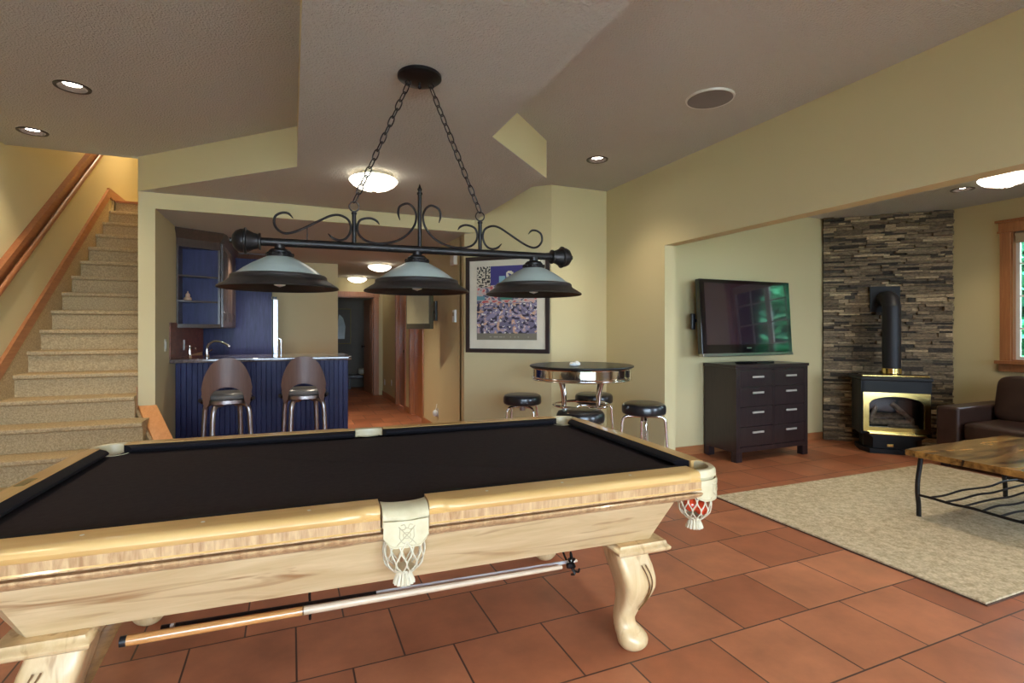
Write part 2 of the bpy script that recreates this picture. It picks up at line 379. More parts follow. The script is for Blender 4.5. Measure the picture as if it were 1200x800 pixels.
def holed_slab(bm, outline, holes, z0, z1):
    """slab with round holes in its underside (z0); holes: (x, y, r)"""
    eds = []
    def loop(pts):
        v = [bm.verts.new((p[0], p[1], z0)) for p in pts]
        e = [bm.edges.new((v[i], v[(i+1) % len(v)])) for i in range(len(v))]
        return v, e
    ov, oe = loop(outline); eds += oe
    hv = []
    for x, y, r in holes:
        v, e = loop([(x+r*math.cos(2*PI*k/28), y+r*math.sin(2*PI*k/28)) for k in range(28)]); eds += e; hv.append(v)
    bmesh.ops.triangle_fill(bm, use_beauty=True, use_dissolve=False, edges=eds, normal=(0, 0, -1))
    tv = [bm.verts.new((p[0], p[1], z1)) for p in outline]
    n = len(ov)
    for i in range(n): bm.faces.new((ov[i], ov[(i+1) % n], tv[(i+1) % n], tv[i]))
    bm.faces.new(tv)
    for v in hv:
        u = [bm.verts.new((p.co.x, p.co.y, z1-0.005)) for p in v]; k = len(v)
        for i in range(k): bm.faces.new((v[i], v[(i+1) % k], u[(i+1) % k], u[i]))
    return bm
def colorize(o, colors):
    """per-face colours (list matching polygons)"""
    me = o.data; a = me.color_attributes.new('Col', 'FLOAT_COLOR', 'CORNER')
    for p in me.polygons:
        c = colors[p.index]
        for li in p.loop_indices: a.data[li].color = (*c, 1)
RZ = lambda a: Matrix.Rotation(a, 4, 'Z')
T = lambda x, y, z: Matrix.Translation((x, y, z))

# ------------------------------------------------------------------ room shell
ZC, ZL, ZH, ZT = 2.87, 2.57, 2.43, 2.74          # high ceiling, dropped ceiling, hall ceiling, lounge ceiling
XS = -2.15                                        # stair side wall
XB0, XB1 = -1.230, -1.103                         # partition between stairs and bar
XW0, XW1 = 3.18, 3.303                            # partition to the lounge
XR = 7.015; YB = -2.6; YT = 4.5; XH = 1.786
b = B(); box(b, -3.8, 7.3, YB-0.2, 13.2, -0.12, 0.0); struct('floor', b, 'tile')
DL_HI = [(-1.254, 4.081), (-1.815, 5.111), (2.514, 3.995), (2.45, 0.6), (-1.5, 1.0), (2.4, -1.2), (-1.8, -1.2)]  # those above and behind the camera are unseen, added to light the room
hi = [(-3.8, YB-0.2), (XW0+0.02, YB-0.2), (XW0+0.02, 4.90), (2.52, 4.90), (1.85, 5.56), (XS-0.1, 5.56), (XS-0.1, 4.4), (-3.8, 4.4)]
b = B(); holed_slab(b, hi, [(x, y, 0.075) for x, y in DL_HI], ZC, ZC+0.2); struct('ceiling', b, 'ceiling')
low = [(XB0, 5.499), (0.045, 4.214), (0.03, -1.9), (1.17, -1.9), (1.17, 3.084), (1.889, 3.754), (1.889, 5.499)]
b = B(); prism(b, low, ZL, ZC); o = struct('ceiling', b, 'ceiling')
o.data.materials.append(M['wall'])
for p in o.data.polygons:
    if abs(p.normal.z) < 0.5: p.material_index = 1
DL_T = [(6.103, 3.024), (4.3, 3.0), (4.3, 0.4), (6.1, 0.4)]
b = B(); holed_slab(b, [(XW1-0.01, YB-0.2), (XR+0.2, YB-0.2), (XR+0.2, 3.6), (6.10, 4.62), (XW1-0.01, 4.62)], [(x, y, 0.075) for x, y in DL_T], ZT, ZT+0.33); struct('ceiling', b, 'ceiling')
DL_BAR_ADDED = [(-0.45, 7.40), (0.52, 6.90)]  # unseen downlights added to brighten the bar and hall walls
b = B(); holed_slab(b, [(XB1, 5.52), (1.95, 5.52), (1.95, 13.2), (XB1, 13.2)], [(x, y, 0.075) for x, y in DL_BAR_ADDED], ZH, ZH+0.14); struct('ceiling', b, 'ceiling')
b = B(); box(b, XB1, 1.90, 5.50, 5.519, ZH, ZL+0.03); struct('trim_1', b, 'wall')
# main room walls
b = B(); box(b, XW0, XW1, 3.90, 4.95, 0, ZC); box(b, XW0, XW1, YB, 3.90, 2.137, ZC+0.1); box(b, XW0, XW1, YB, -1.4, 0, 2.137); struct('wall_right', b, 'wall')
b = B(); prism(b, [(XW0, 4.868), (2.508, 4.868), (XH, 5.590), (XH, 5.75), (XH+0.13, 5.75), (2.56, 4.99), (XW0, 4.99)], 0, ZC); struct('wall_corner', b, 'wall')
b = B(); box(b, XW1, 6.16, YT, YT+0.12, 0, ZT); struct('wall_television', b, 'wall')
# hall right wall with two door openings (door panels set in them)
D1 = (8.86, 9.62); D2 = (7.60, 8.40)
b = B()
for y0, y1 in ((5.70, D2[0]), (D2[1], D1[0]), (D1[1], 11.2)): box(b, XH, XH+0.13, y0, y1, 0, ZH)
for y0, y1 in (D1, D2): box(b, XH, XH+0.13, y0, y1, 2.05, ZH)
struct('wall_hall_right', b, 'wall')
b = B(); box(b, 0.585, 0.71, 8.95, 11.2, 0, ZH); box(b, XB1, 0.585, 8.95, 9.07, 0, ZH); struct('wall_hall_left', b, 'wall')
b = B(); box(b, 0.585, 0.86, 11.2, 11.32, 0, ZH); box(b, 1.62, XH+0.13, 11.2, 11.32, 0, ZH); box(b, 0.86, 1.62, 11.2, 11.32, 2.05, ZH); struct('wall_hall_end', b, 'wall')
b = B(); box(b, 0.0, 3.2, 13.0, 13.1, 0, ZH); box(b, -0.1, 0.0, 11.2, 13.1, 0, ZH); box(b, 3.2, 3.3, 11.2, 13.1, 0, ZH); box(b, XH+0.13, 3.3, 11.2, 11.32, 0, ZH); box(b, -0.1, 0.585, 11.2, 11.32, 0, ZH); struct('wall_far_room', b, 'unlitwall')
b = B(); box(b, 1.95, 3.3, 11.2, 13.1, ZH, ZH+0.1); struct('ceiling', b, 'ceiling')
# partition stairs / bar and stairwell
b = B(); prism(b, [(5.50, 0), (10.2, 0), (10.2, 5.2), (5.56, 5.2), (5.56, ZL), (5.50, ZL)], XB0, XB1, axis='X'); struct('wall_partition', b, 'wall')
b = B(); box(b, XS-0.1, XS, 4.3, 10.3, 0, 5.2); box(b, -3.8, XS, 4.3, 4.4, 0, ZC); struct('wall_stair', b, 'wall')
b = B(); box(b, XS-0.1, XB1, 10.2, 10.3, 0, 5.2); struct('wall_stair_back', b, 'wall')
b = B(); box(b, XS-0.1, XB1, 5.40, 10.3, 5.2, 5.3); box(b, XS-0.1, XB1, 5.40, 5.55, ZC+0.2, 5.2); struct('ceiling', b, 'ceiling')
b = B(); box(b, -3.9, -3.8, YB-0.2, 4.4, 0, ZC); struct('wall_left', b, 'wall')
# back wall (behind the camera) with window openings
b = B()
WM = (-1.9, 2.3, 0.3, 2.3); WL = (4.5, 6.4, 0.8, 2.3)
for x0, x1, z0, z1 in ((-3.8, WM[0], 0, ZC), (WM[1], WL[0], 0, ZC), (WL[1], XR+0.1, 0, ZC), (WM[0], WM[1], 0, WM[2]), (WM[0], WM[1], WM[3], ZC), (WL[0], WL[1], 0, WL[2]), (WL[0], WL[1], WL[3], ZC)):
    box(b, x0, x1, YB-0.12, YB, z0, z1)
struct('wall_back', b, 'wall')
# lounge right wall with window
WY0, WY1, WZ0, WZ1 = 1.72, 3.04, 1.03, 2.40
VY0, VY1 = -0.75, 0.92
b = B()
box(b, XR, XR+0.14, YB, VY0, 0, ZT); box(b, XR, XR+0.14, VY0, VY1, 0, WZ0); box(b, XR, XR+0.14, VY0, VY1, WZ1, ZT); box(b, XR, XR+0.14, VY1, WY0, 0, ZT); box(b, XR, XR+0.14, WY1, 3.65, 0, ZT); box(b, XR, XR+0.14, WY0, WY1, 0, WZ0); box(b, XR, XR+0.14, WY0, WY1, WZ1, ZT)
struct('wall_lounge_right', b, 'wall')
# ledger stone panel across the corner, one mesh of many stones
def stone_wall():
    L = math.hypot(0.915, 0.915); b = B(); cols = []
    m = T(6.10, 4.49, 0) @ RZ(-PI/4)              # local x along the wall, local -y toward the room
    z = 0.0
    rng = random.Random(3)
    box(b, 0, L, 0.0, 0.09, 0, ZT, mtx=m); cols += [(0.02, 0.017, 0.014)]*6
    while z < ZT-0.012:
        h = rng.choice((0.02, 0.026, 0.032, 0.040, 0.050)); h = min(h, ZT-0.001-z)
        x = -0.0
        while x < L:
            w = rng.choice((0.07, 0.11, 0.16, 0.22, 0.3)); x1 = min(x+w, L)
            if L-x1 < 0.04: x1 = L
            d = 0.010+rng.random()*0.05
            zs = z+0.0015
            sub = 2 if (h > 0.03 and rng.random() < 0.45) else 1
            for q in range(sub):
                hh = (h-0.003)/sub; d2 = d+rng.uniform(-0.01, 0.012)
                j = [rng.uniform(-0.0035, 0.0035) for _ in range(4)]
                nf = len(b.faces); n0 = len(b.verts)
                box(b, x+0.001, x1-0.0015, -d2, 0.0, zs+q*hh+0.0006, zs+(q+1)*hh-0.0006, mtx=None)
                b.verts.ensure_lookup_table(); vs = b.verts[n0:]
                for v in vs:
                    if v.co.y < -0.005:
                        v.co.y += rng.uniform(-0.010, 0.010); v.co.z += rng.uniform(-0.0015, 0.0015)
                bmesh.ops.transform(b, matrix=m, verts=vs)
                g = rng.random(); base = (0.23, 0.175, 0.115) if g < 0.55 else ((0.44, 0.34, 0.215) if g < 0.78 else (0.085, 0.07, 0.056))
                k = rng.uniform(0.65, 1.25); c = tuple(k*v for v in base)
                cols += [c]*6
            x = x1
        z += h
    for f in b.faces: f.smooth = False
    o = struct('wall_stone', b, 'stone', sharp=10)
    colorize(o, cols)
stone_wall()
# baseboards
def base(name, pts, h=0.095, mat='firX', th=0.016):
    b = B()
    for (x0, y0), (x1, y1) in zip(pts, pts[1:]):
        L = math.hypot(x1-x0, y1-y0); m = T(x0, y0, 0) @ RZ(math.atan2(y1-y0, x1-x0))
        box(b, 0, L, 0, th, 0, h, bev=0.003, mtx=m)
    struct(name, b, mat)
base('baseboard_television', [(6.09, YT-0.0), (XW1+0.001, YT-0.0)][::1])
base('baseboard_corner', [(XW0-0.017, 4.868), (2.508, 4.868), (XH, 5.590)])
base('baseboard_right', [(XW0, 3.901), (XW0, 4.866)])
base('baseboard_hall', [(XH, 5.60), (XH, D2[0]-0.09)], mat='firY')
base('baseboard_hall', [(XH, D2[1]+0.09), (XH, D1[0]-0.09)], mat='firY')
base('baseboard_hall', [(XH, D1[1]+0.09), (XH, 11.18)], mat='firY')
base('baseboard_lounge_right', [(XR, YB), (XR, 3.56)], mat='firY')
# doors of the hall
def hall_door(n, y0, y1, hinges):
    b = B()
    box(b, XH-0.018, XH+0.0, y0-0.085, y0, 0, 2.13, bev=0.004); box(b, XH-0.018, XH, y1, y1+0.085, 0, 2.13, bev=0.004)
    box(b, XH-0.022, XH, y0-0.10, y1+0.10, 2.05, 2.15, bev=0.004)
    box(b, XH-0.002, XH+0.13, y0, y0+0.02, 0, 2.05); box(b, XH-0.002, XH+0.13, y1-0.02, y1, 0, 2.05); box(b, XH-0.002, XH+0.13, y0, y1, 2.03, 2.05)
    fr = struct('door_%d' % n, b, 'fir')
    b = B(); box(b, XH+0.05, XH+0.09, y0+0.022, y1-0.022, 0.01, 2.028, bev=0.003)
    for z0, z1 in ((0.2, 0.95), (1.1, 1.9)):
        box(b, XH+0.043, XH+0.05, y0+0.13, y1-0.13, z0, z1, bev=0.003)
    lf = obj('door_leaf', b, 'fir', fr)
    if hinges:
        for z in (0.22, 1.05, 1.85):
            b = B(); box(b, XH+0.036, XH+0.052, y0+0.02, y0+0.045, z-0.05, z+0.05, bev=0.002); lathe(b, [(0, z-0.055), (0.007, z-0.055), (0.007, z+0.055), (0, z+0.055)], 10, T(XH+0.036, y0+0.024, 0))
            obj('hinge', b, 'iron', lf)
    else:
        b = B(); lathe(b, [(0, 0), (0.025, 0), (0.025, 0.01), (0.01, 0.012), (0.01, 0.035), (0.028, 0.045), (0.028, 0.06), (0, 0.068)], 16, T(XH+0.05, y0+0.09, 1.0) @ Matrix.Rotation(-PI/2, 4, 'Y'))
        obj('door_knob', b, 'iron', lf)
hall_door(1, *D1, False); hall_door(2, *D2, True)
b = B()
box(b, 0.775, 0.86, 11.182, 11.2, 0, 2.13, bev=0.004); box(b, 1.62, 1.705, 11.182, 11.2, 0, 2.13, bev=0.004); box(b, 0.76, 1.72, 11.178, 11.2, 2.05, 2.15, bev=0.004)
box(b, 0.86, 0.88, 11.2, 11.32, 0, 2.05); box(b, 1.60, 1.62, 11.2, 11.32, 0, 2.05); box(b, 0.86, 1.62, 11.2, 11.32, 2.03, 2.05)
d3 = struct('door_3', b, 'fir')
b = B(); box(b, 0, 0.73, -0.02, 0.02, 0.01, 2.02, bev=0.003)
for z0, z1 in ((0.2, 0.95), (1.1, 1.9)):
    for s in (-1, 1): box(b, 0.13, 0.6, s*0.022-0.004, s*0.022+0.004, z0, z1, bev=0.003)
lf = obj('door_leaf', b, 'fir', d3, loc=(1.605, 11.33, 0), rotz=math.radians(96))
b = B()
for s in (-1, 1): lathe(b, [(0, 0), (0.022, 0), (0.01, 0.012), (0.01, 0.035), (0.026, 0.045), (0.026, 0.06), (0, 0.066)], 16, T(0.67, 0.0, 1.0) @ Matrix.Rotation(s*PI/2, 4, 'X') @ T(0, 0, 0.02))
obj('door_knob', b, 'iron', lf)
# lounge window on the right wall
b = B()
box(b, XR-0.022, XR, WY1, WY1+0.09, WZ0-0.02, WZ1+0.02, bev=0.003); box(b, XR-0.022, XR, WY0-0.105, WY0, WZ0-0.02, WZ1+0.02, bev=0.003)
box(b, XR-0.026, XR, WY0-0.115, WY1+0.100, WZ1, WZ1+0.10, bev=0.003); box(b, XR-0.045, XR, WY0-0.14, WY1+0.125, WZ1+0.10, WZ1+0.125, bev=0.003)
box(b, XR-0.032, XR, WY0-0.125, WY1+0.11, WZ1-0.012, WZ1+0.008, bev=0.003)
box(b, XR-0.055, XR, WY0-0.14, WY1+0.125, WZ0-0.035, WZ0, bev=0.003); box(b, XR-0.02, XR, WY0-0.115, WY1+0.10, WZ0-0.115, WZ0-0.035, bev=0.003)
w1 = struct('window_1', b, 'fir')
def sash(parent, y0, y1, z0, z1, nx, ny, X, axis='Y'):
    b = B(); f = 0.045
    def bb(a0, a1, z0, z1, d=0.03):
        if axis == 'Y': box(b, X, X+d, a0, a1, z0, z1)
        else: box(b, a0, a1, X, X+d, z0, z1)
    bb(y0, y0+f, z0, z1); bb(y1-f, y1, z0, z1); bb(y0+f, y1-f, z0, z0+f); bb(y0+f, y1-f, z1-f, z1)
    for i in range(1, nx): c = y0+(y1-y0)*i/nx; bb(c-0.009, c+0.009, z0+f, z1-f, 0.02)
    for i in range(1, ny): c = z0+(z1-z0)*i/ny; bb(y0+f, y1-f, c-0.009, c+0.009, 0.02)
    obj('window_frame', b, 'white', parent)
    b = B()
    if axis == 'Y': box(b, X+0.008, X+0.012, y0+f, y1-f, z0+f, z1-f)
    else: box(b, y0+f, y1-f, X+0.008, X+0.012, z0+f, z1-f)
    obj('pane', b, 'glass', parent)
ym = (WY0+WY1)/2
sash(w1, WY0, ym, WZ0, WZ1, 2, 4, XR+0.062); sash(w1, ym, WY1, WZ0, WZ1, 2, 4, XR+0.062)
b = B(); box(b, XR+0.0, XR+0.13, WY1-0.012, WY1, WZ0, WZ1); box(b, XR+0.0, XR+0.13, WY0, WY0+0.012, WZ0, WZ1); box(b, XR, XR+0.13, WY0, WY1, WZ0, WZ0+0.012); obj('window_reveal', b, 'fir', w1)
b = B(); lathe(b, [(0, 0), (0.028, 0), (0.028, WY1-WY0-0.05), (0, WY1-WY0-0.05)], 16, T(XR+0.035, WY0+0.025, WZ1-0.04) @ Matrix.Rotation(-PI/2, 4, 'X')); box(b, XR+0.008, XR+0.010, WY0+0.03, WY1-0.03, WZ1-0.13, WZ1-0.03); obj('roller_blind', b, 'blinds', w1)
b = B(); box(b, XR-0.022, XR, VY1, VY1+0.105, WZ0-0.1, WZ1+0.1, bev=0.003); box(b, XR-0.022, XR, VY0-0.105, VY0, WZ0-0.1, WZ1+0.1, bev=0.003); box(b, XR-0.024, XR, VY0, VY1, WZ1, WZ1+0.1, bev=0.003); box(b, XR-0.05, XR, VY0-0.1, VY1+0.1, WZ0-0.1, WZ0, bev=0.003)
w4 = struct('window_4', b, 'fir'); sash(w4, VY0, (VY0+VY1)/2, WZ0, WZ1, 2, 3, XR+0.07); sash(w4, (VY0+VY1)/2, VY1, WZ0, WZ1, 2, 3, XR+0.07)
# windows behind the camera
b = B()
def casing(b, x0, x1, z0, z1):
    box(b, x0-0.1, x0, YB, YB+0.02, z0-0.1, z1+0.1); box(b, x1, x1+0.1, YB, YB+0.02, z0-0.1, z1+0.1); box(b, x0, x1, YB, YB+0.02, z1, z1+0.1); box(b, x0, x1, YB, YB+0.02, z0-0.1, z0)
casing(b, *WM); w2 = struct('window_2', b, 'firX')
for i in range(3): a = WM[0]+(WM[1]-WM[0])*i/3; sash(w2, a, a+(WM[1]-WM[0])/3, WM[2], WM[3], 3, 4, YB-0.09, 'X')
b = B(); casing(b, *WL); w3 = struct('window_3', b, 'firX')
for i in range(2): a = WL[0]+(WL[1]-WL[0])*i/2; sash(w3, a, a+(WL[1]-WL[0])/2, WL[2], WL[3], 2, 3, YB-0.09, 'X')
# outside: lawn and evergreen trees
b = B(); box(b, -14, 20, -16, YB-0.25, -0.3, -0.15); box(b, 7.4, 20, YB-0.25, 14, -0.3, -0.15); struct('floor_lawn', b, 'grass')
b = B(); box(b, -5, 9.5, -9.5, YB-0.13, -0.149, -0.10); box(b, 7.3, 9.5, YB-0.1, 9, -0.149, -0.10); struct('floor_light_bounce', b, 'bounce')  # unseen pale slab added to bounce daylight onto the ceilings
def tree(loc, h, r, label, seed):
    rng = random.Random(seed)
    t = thing('evergreen_tree', label, 'tree', loc)
    b = B(); tube(b, [(0, 0, 0), (0.03, 0, h*0.5), (0, 0, h*0.9)], [0.16, 0.1, 0.03], 8); obj('trunk', b, 'bark', t)
    b = B(); cols = []
    for i in range(6500):
        z = h*(0.02+0.97*rng.random()**1.2); rr = r*(1-z/h)**0.6*(0.3+0.7*rng.random()**0.6); a = rng.uniform(0, 2*PI)
        p = Vector((rr*math.cos(a), rr*math.sin(a), z)); s = rng.uniform(0.15, 0.30)
        u = Vector((rng.uniform(-1, 1), rng.uniform(-1, 1), rng.uniform(-0.8, 0.4))).normalized(); w = u.cross(Vector((rng.uniform(-1, 1), rng.uniform(-1, 1), 1))).normalized()
        vs = [b.verts.new(p+u*s), b.verts.new(p+w*s*0.45), b.verts.new(p-u*s), b.verts.new(p-w*s*0.45)]
        b.faces.new(vs); k = rng.uniform(0.6, 1.5); cols.append((0.045*k, 0.26*k, 0.13*k))
    o = obj('foliage', b, 'leaf', t); colorize(o, cols); return t
T0 = tree((10.0, 4.5, -0.10), 6.5, 1.85, 'green evergreen tree outside the lounge window at the right edge', 1)
for i, (x, y, a, lab) in enumerate(((10.4, 0.3, 1.0, 'green evergreen tree outside, mirrored in the middle of the television'), (10.2, -3.9, 2.2, 'green evergreen tree outside, mirrored at the left edge of the television'), (14.6, 2.6, 4.1, 'green evergreen tree outside, behind the two nearest trees'), (14.6, -1.8, 5.0, 'green evergreen tree at the far lawn edge outside'))):
    dup(T0, (x, y, -0.10), a, lab)

# ------------------------------------------------------------------ staircase
SY = lambda n: 5.625+0.2509*(n-5)
SZ = lambda n: 0.19*n+0.03
stair = thing('staircase', 'long straight staircase covered in beige berber carpet', 'staircase', (0, 0, 0))
SR = {1: -0.90, 2: -1.01, 3: -1.12}
for n in range(1, 16):
    b = B(); y, z = SY(n), SZ(n); zb = SZ(n-1)-0.05 if n > 1 else 0.0; yb = SY(n+1)+0.03
    prof = [(y+0.03, zb), (y+0.03, z-0.045), (y+0.014, z-0.042), (y+0.003, z-0.032), (y, z-0.018), (y+0.005, z-0.006), (y+0.016, z), (yb, z), (yb, zb)]
    prism(b, prof, -2.128, SR.get(n, XB0-0.002), axis='X'); obj('step', b, 'carpet', stair)
b = B(); box(b, -2.128, XB0-0.002, SY(16)+0.03, 10.19, SZ(16)-0.2, SZ(16)-0.005); obj('landing', b, 'carpet', stair)
b = B(); box(b, -2.128, XB0-0.002, SY(16)-0.0, SY(16)+0.07, SZ(16)-0.035, SZ(16), bev=0.01); obj('landing_nosing', b, 'firX', stair)
b = B(); sl = 0.757
ya, yz = 4.5, 8.25
prism(b, [(ya, 0.0), (yz, sl*(yz-5.625)+0.7), (8.35, SZ(16)), (8.35, SZ(16)-0.9), (ya+0.8, 0.0)], -2.149, -2.128, axis='X')
prism(b, [(ya, sl*(ya-5.625)+1.12), (yz-0.12, sl*(yz-0.12-5.625)+1.12), (yz-0.12, sl*(yz-0.12-5.625)+0.5), (ya, 0.0)], -2.149, -2.127, axis='X')
obj('carpet_skirt', b, 'carpet', stair)
# sloping fir trim above the skirt and handrail
b = B(); z0 = lambda y: 0.965+0.7585*(y-5.428); yp = 8.14
prism(b, [(ya, z0(ya)), (yp+0.07, z0(yp+0.07)), (yp+0.07, 3.05), (9.9, 3.05), (9.9, 3.165), (yp, 3.165), (yp, z0(yp)+0.125), (ya, z0(ya)+0.125)], -2.149, -2.122, axis='X'); struct('trim_2', b, 'firY')
hr = thing('handrail', 'reddish wooden handrail with backing board on the stair wall', 'handrail', (0, 0, 0))
zr = lambda y: sl*(y-5.625)+0.98
b = B(); prism(b, [(4.6, zr(4.6)+0.84), (8.0, zr(8.0)+0.84), (8.0, zr(8.0)+1.05), (4.6, zr(4.6)+1.05)], -2.149, -2.125, axis='X'); obj('backing_board', b, 'darkfir', hr)
b = B(); prism(b, [(4.6, zr(4.6)+0.995), (8.0, zr(8.0)+0.995), (8.0, zr(8.0)+1.055), (4.6, zr(4.6)+1.055)], -2.149, -2.100, axis='X'); obj('top_moulding', b, 'darkfir', hr)
b = B(); tube(b, [(-2.10, 4.6, zr(4.6)+0.885), (-2.10, 8.0, zr(8.0)+0.885)], 0.022, 14, flat=(1.25, 0.8)); obj('rail', b, 'darkfir', hr)
for y in (5.2, 6.3, 7.4):
    b = B(); box(b, -2.126, -2.10, y-0.012, y+0.012, zr(y)+0.862, zr(y)+0.885, bev=0.003); obj('rail_bracket', b, 'iron', hr)
# flared knee wall at the bottom with its orange cap
def sloped(b, p0, p1, width_dir, w, zlo, z0, z1, t=None):
    wv = Vector((*width_dir, 0))*w
    a = [Vector((*p0, 0)), Vector((*p0, 0))+wv, Vector((*p1, 0))+wv, Vector((*p1, 0))]
    if t is None: lo = [v+Vector((0, 0, zlo)) for v in a]
    else: lo = [a[0]+Vector((0, 0, z0-t)), a[1]+Vector((0, 0, z0-t)), a[2]+Vector((0, 0, z1-t)), a[3]+Vector((0, 0, z1-t))]
    hi_ = [a[0]+Vector((0, 0, z0)), a[1]+Vector((0, 0, z0)), a[2]+Vector((0, 0, z1)), a[3]+Vector((0, 0, z1))]
    loft(b, [lo, hi_])
p0, p1 = (-1.222, 5.495), (-0.782, 4.695)
b = B(); sloped(b, p0, p1, (1, 0), 0.125, 0, 0.665, 0.06); struct('wall_knee', b, 'wall')
b = B(); sloped(b, (p0[0]-0.006, p0[1]), (p1[0]-0.006, p1[1]), (1, 0), 0.137, 0, 0.692, 0.087, t=0.026); struct('trim_3', b, 'cap')
b = B(); sloped(b, (p0[0]-0.028, p0[1]), (p1[0]-0.028, p1[1]), (1, 0), 0.021, 0, 0.665, 0.06); obj('carpet_skirt', b, 'carpet', stair)
b = B(); box(b, XB0-0.004, XB0+0.0, 5.47, 5.495, 0.66, 0.86); struct('trim_4', b, 'fir')

# ------------------------------------------------------------------ pool table
pt = thing('pool_table', 'maple pool table with black cloth and leather drop pockets', 'pool table', (0.378, 2.4145, 0), -0.0515)
IX, IY, OX, OY, ZR = 1.24, 0.635, 1.325, 0.745, 0.79
def bed_outline():
    pts = []; r = 0.062
    def arc(cx, cy, a0, a1, rr=r, n=8):
        return [(cx+rr*math.cos(a0+(a1-a0)*k/n), cy+rr*math.sin(a0+(a1-a0)*k/n)) for k in range(n+1)]
    d = math.radians
    pts += arc(0, -IY-0.02, d(180-20), d(20)) if False else []
    pts += [(-1.17, -IY)]
    pts += arc(0, -IY-0.02, d(162), d(18), 0.066)
    pts += [(1.17, -IY)] + arc(1.235, -0.63, d(180+5), d(85), 0.066) + [(IX, -0.56)]
    pts += [(IX, 0.56)] + arc(1.235, 0.63, d(-85), d(-185), 0.066) + [(1.17, IY)]
    pts += arc(0, IY+0.02, d(-18), d(-162), 0.066)
    pts += [(-1.17, IY)] + arc(-1.235, 0.63, d(5), d(-95), 0.066) + [(-IX, 0.56)]
    pts += [(-IX, -0.56)] + arc(-1.235, -0.63, d(95), d(-5), 0.066)
    return pts
b = B(); prism(b, bed_outline(), 0.715, 0.752); obj('bed_cloth', b, 'cloth', pt)
def rail_profile(o, i):
    # (offset outward from inner edge i to outer edge o, z)
    return [(i, 0.70), (i, ZR-0.003), (i+0.004, ZR), (o-0.028, ZR), (o-0.012, ZR-0.004), (o-0.003, ZR-0.012), (o, ZR-0.022), (o-0.004, ZR-0.034), (o-0.012, ZR-0.040), (o-0.014, 0.722), (o-0.010, 0.718), (o-0.010, 0.714), (o-0.05, 0.712)]
def notch(t, L):
    # rails swell inward near pockets: outer edge is cut back close to each end
    return 0.0
def long_rail(x0, x1, s):
    b = B(); pr = rail_profile(OY, IY); loops = []
    xs = [x0, x0+0.04, x0+0.055, x0+0.07] + [x0+(x1-x0)*k/8 for k in range(1, 8)] + [x1-0.07, x1-0.055, x1-0.04, x1]
    for x in xs:
        e = min(abs(x-x0), abs(x-x1)); k = 0.016 if e < 0.045 else (0.007 if e < 0.06 else 0)
        loops.append([(x, s*(y-(k if y > OY-0.03 and z > 0.75 else 0)), z) for y, z in pr])
    loft(b, loops)
    o = obj('rail', b, 'mapletop', pt); o.data.materials.append(M['maplecurly'])
    for p in o.data.polygons:
        if abs(p.normal.y) > 0.9 and p.center.z < 0.752 and abs(p.center.y) > 0.7: p.material_index = 1
    return o
def end_rail(s):
    b = B(); pr = rail_profile(OX, IX); loops = []
    y0, y1 = -0.575, 0.575
    ys = [y0, y0+0.04, y0+0.06] + [y0+(y1-y0)*k/6 for k in range(1, 6)] + [y1-0.06, y1-0.04, y1]
    for y in ys:
        e = min(abs(y-y0), abs(y-y1)); k = 0.012 if e < 0.045 else 0
        loops.append([(s*(x-(k if x > OX-0.03 and z > 0.75 else 0)), y, z) for x, z in pr])
    loft(b, loops); return obj('rail', b, 'mapletopY', pt)
for s in (-1, 1):
    long_rail(0.078, 1.165, s); long_rail(-1.165, -0.078, s); end_rail(s)
# diamond sights
for s in (-1, 1):
    for k in (-3, -2, -1, 1, 2, 3):
        b = B(); lathe(b, [(0, 0), (0.0055, 0), (0.0055, 0.0008), (0, 0.0008)], 12, T(k*0.29, s*(IY+0.045), ZR-0.0001)); obj('rail_sight', b, 'cream', pt)
b = B(); box(b, -IX-0.055, -IX-0.025, -0.05, 0.05, ZR-0.001, ZR+0.0015, bev=0.0005); obj('nameplate', b, 'plate', pt)
# cushions
def cushion(p0, p1, inward, e0, e1):
    b = B(); d = Vector(p1)-Vector(p0); L = d.length; d.normalize(); n = Vector(inward)
    prof = [(0.0, ZR-0.002), (0.035, ZR-0.004), (0.048, ZR-0.010), (0.052, ZR-0.018), (0.045, ZR-0.024), (0.02, 0.753), (0.0, 0.753)]
    a = [Vector((*(Vector(p0)+n*u+d*(u*e0)), z)) for u, z in prof]; c = [Vector((*(Vector(p1)+n*u-d*(u*e1)), z)) for u, z in prof]
    loft(b, [a, c]); obj('cushion', b, 'cushion', pt, sharp=25)
for s in (-1, 1):
    cushion((0.075, s*IY), (1.165, s*IY), (0, -s), 0.3, 0.9); cushion((-1.165, s*IY), (-0.075, s*IY), (0, -s), 0.9, 0.3)
    cushion((s*IX, -0.565), (s*IX, 0.565), (-s, 0), 0.9, 0.9)
# cabinet (moulding and slanted apron)
def octo(hx, hy, c, z): return [(hx-c, -hy, z), (hx, -hy+c, z), (hx, hy-c, z), (hx-c, hy, z), (-hx+c, hy, z), (-hx, hy-c, z), (-hx, -hy+c, z), (-hx+c, -hy, z)]
b = B(); loft(b, [octo(1.28, 0.69, 0.06, 0.711), octo(1.28, 0.69, 0.06, 0.705), octo(1.305, 0.733, 0.14, 0.7045), octo(1.309, 0.737, 0.14, 0.700), octo(1.305, 0.733, 0.14, 0.692), octo(1.285, 0.718, 0.14, 0.680), octo(1.26, 0.708, 0.14, 0.674), octo(1.10, 0.69, 0.09, 0.668), ]); obj('moulding', b, 'maplecurly', pt)
b = B(); loft(b, [octo(1.165, 0.698, 0.085, 0.690), octo(1.155, 0.682, 0.085, 0.66), octo(1.075, 0.555, 0.03, 0.475), octo(1.06, 0.54, 0.03, 0.475)]); obj('apron', b, 'maple', pt, sharp=20)
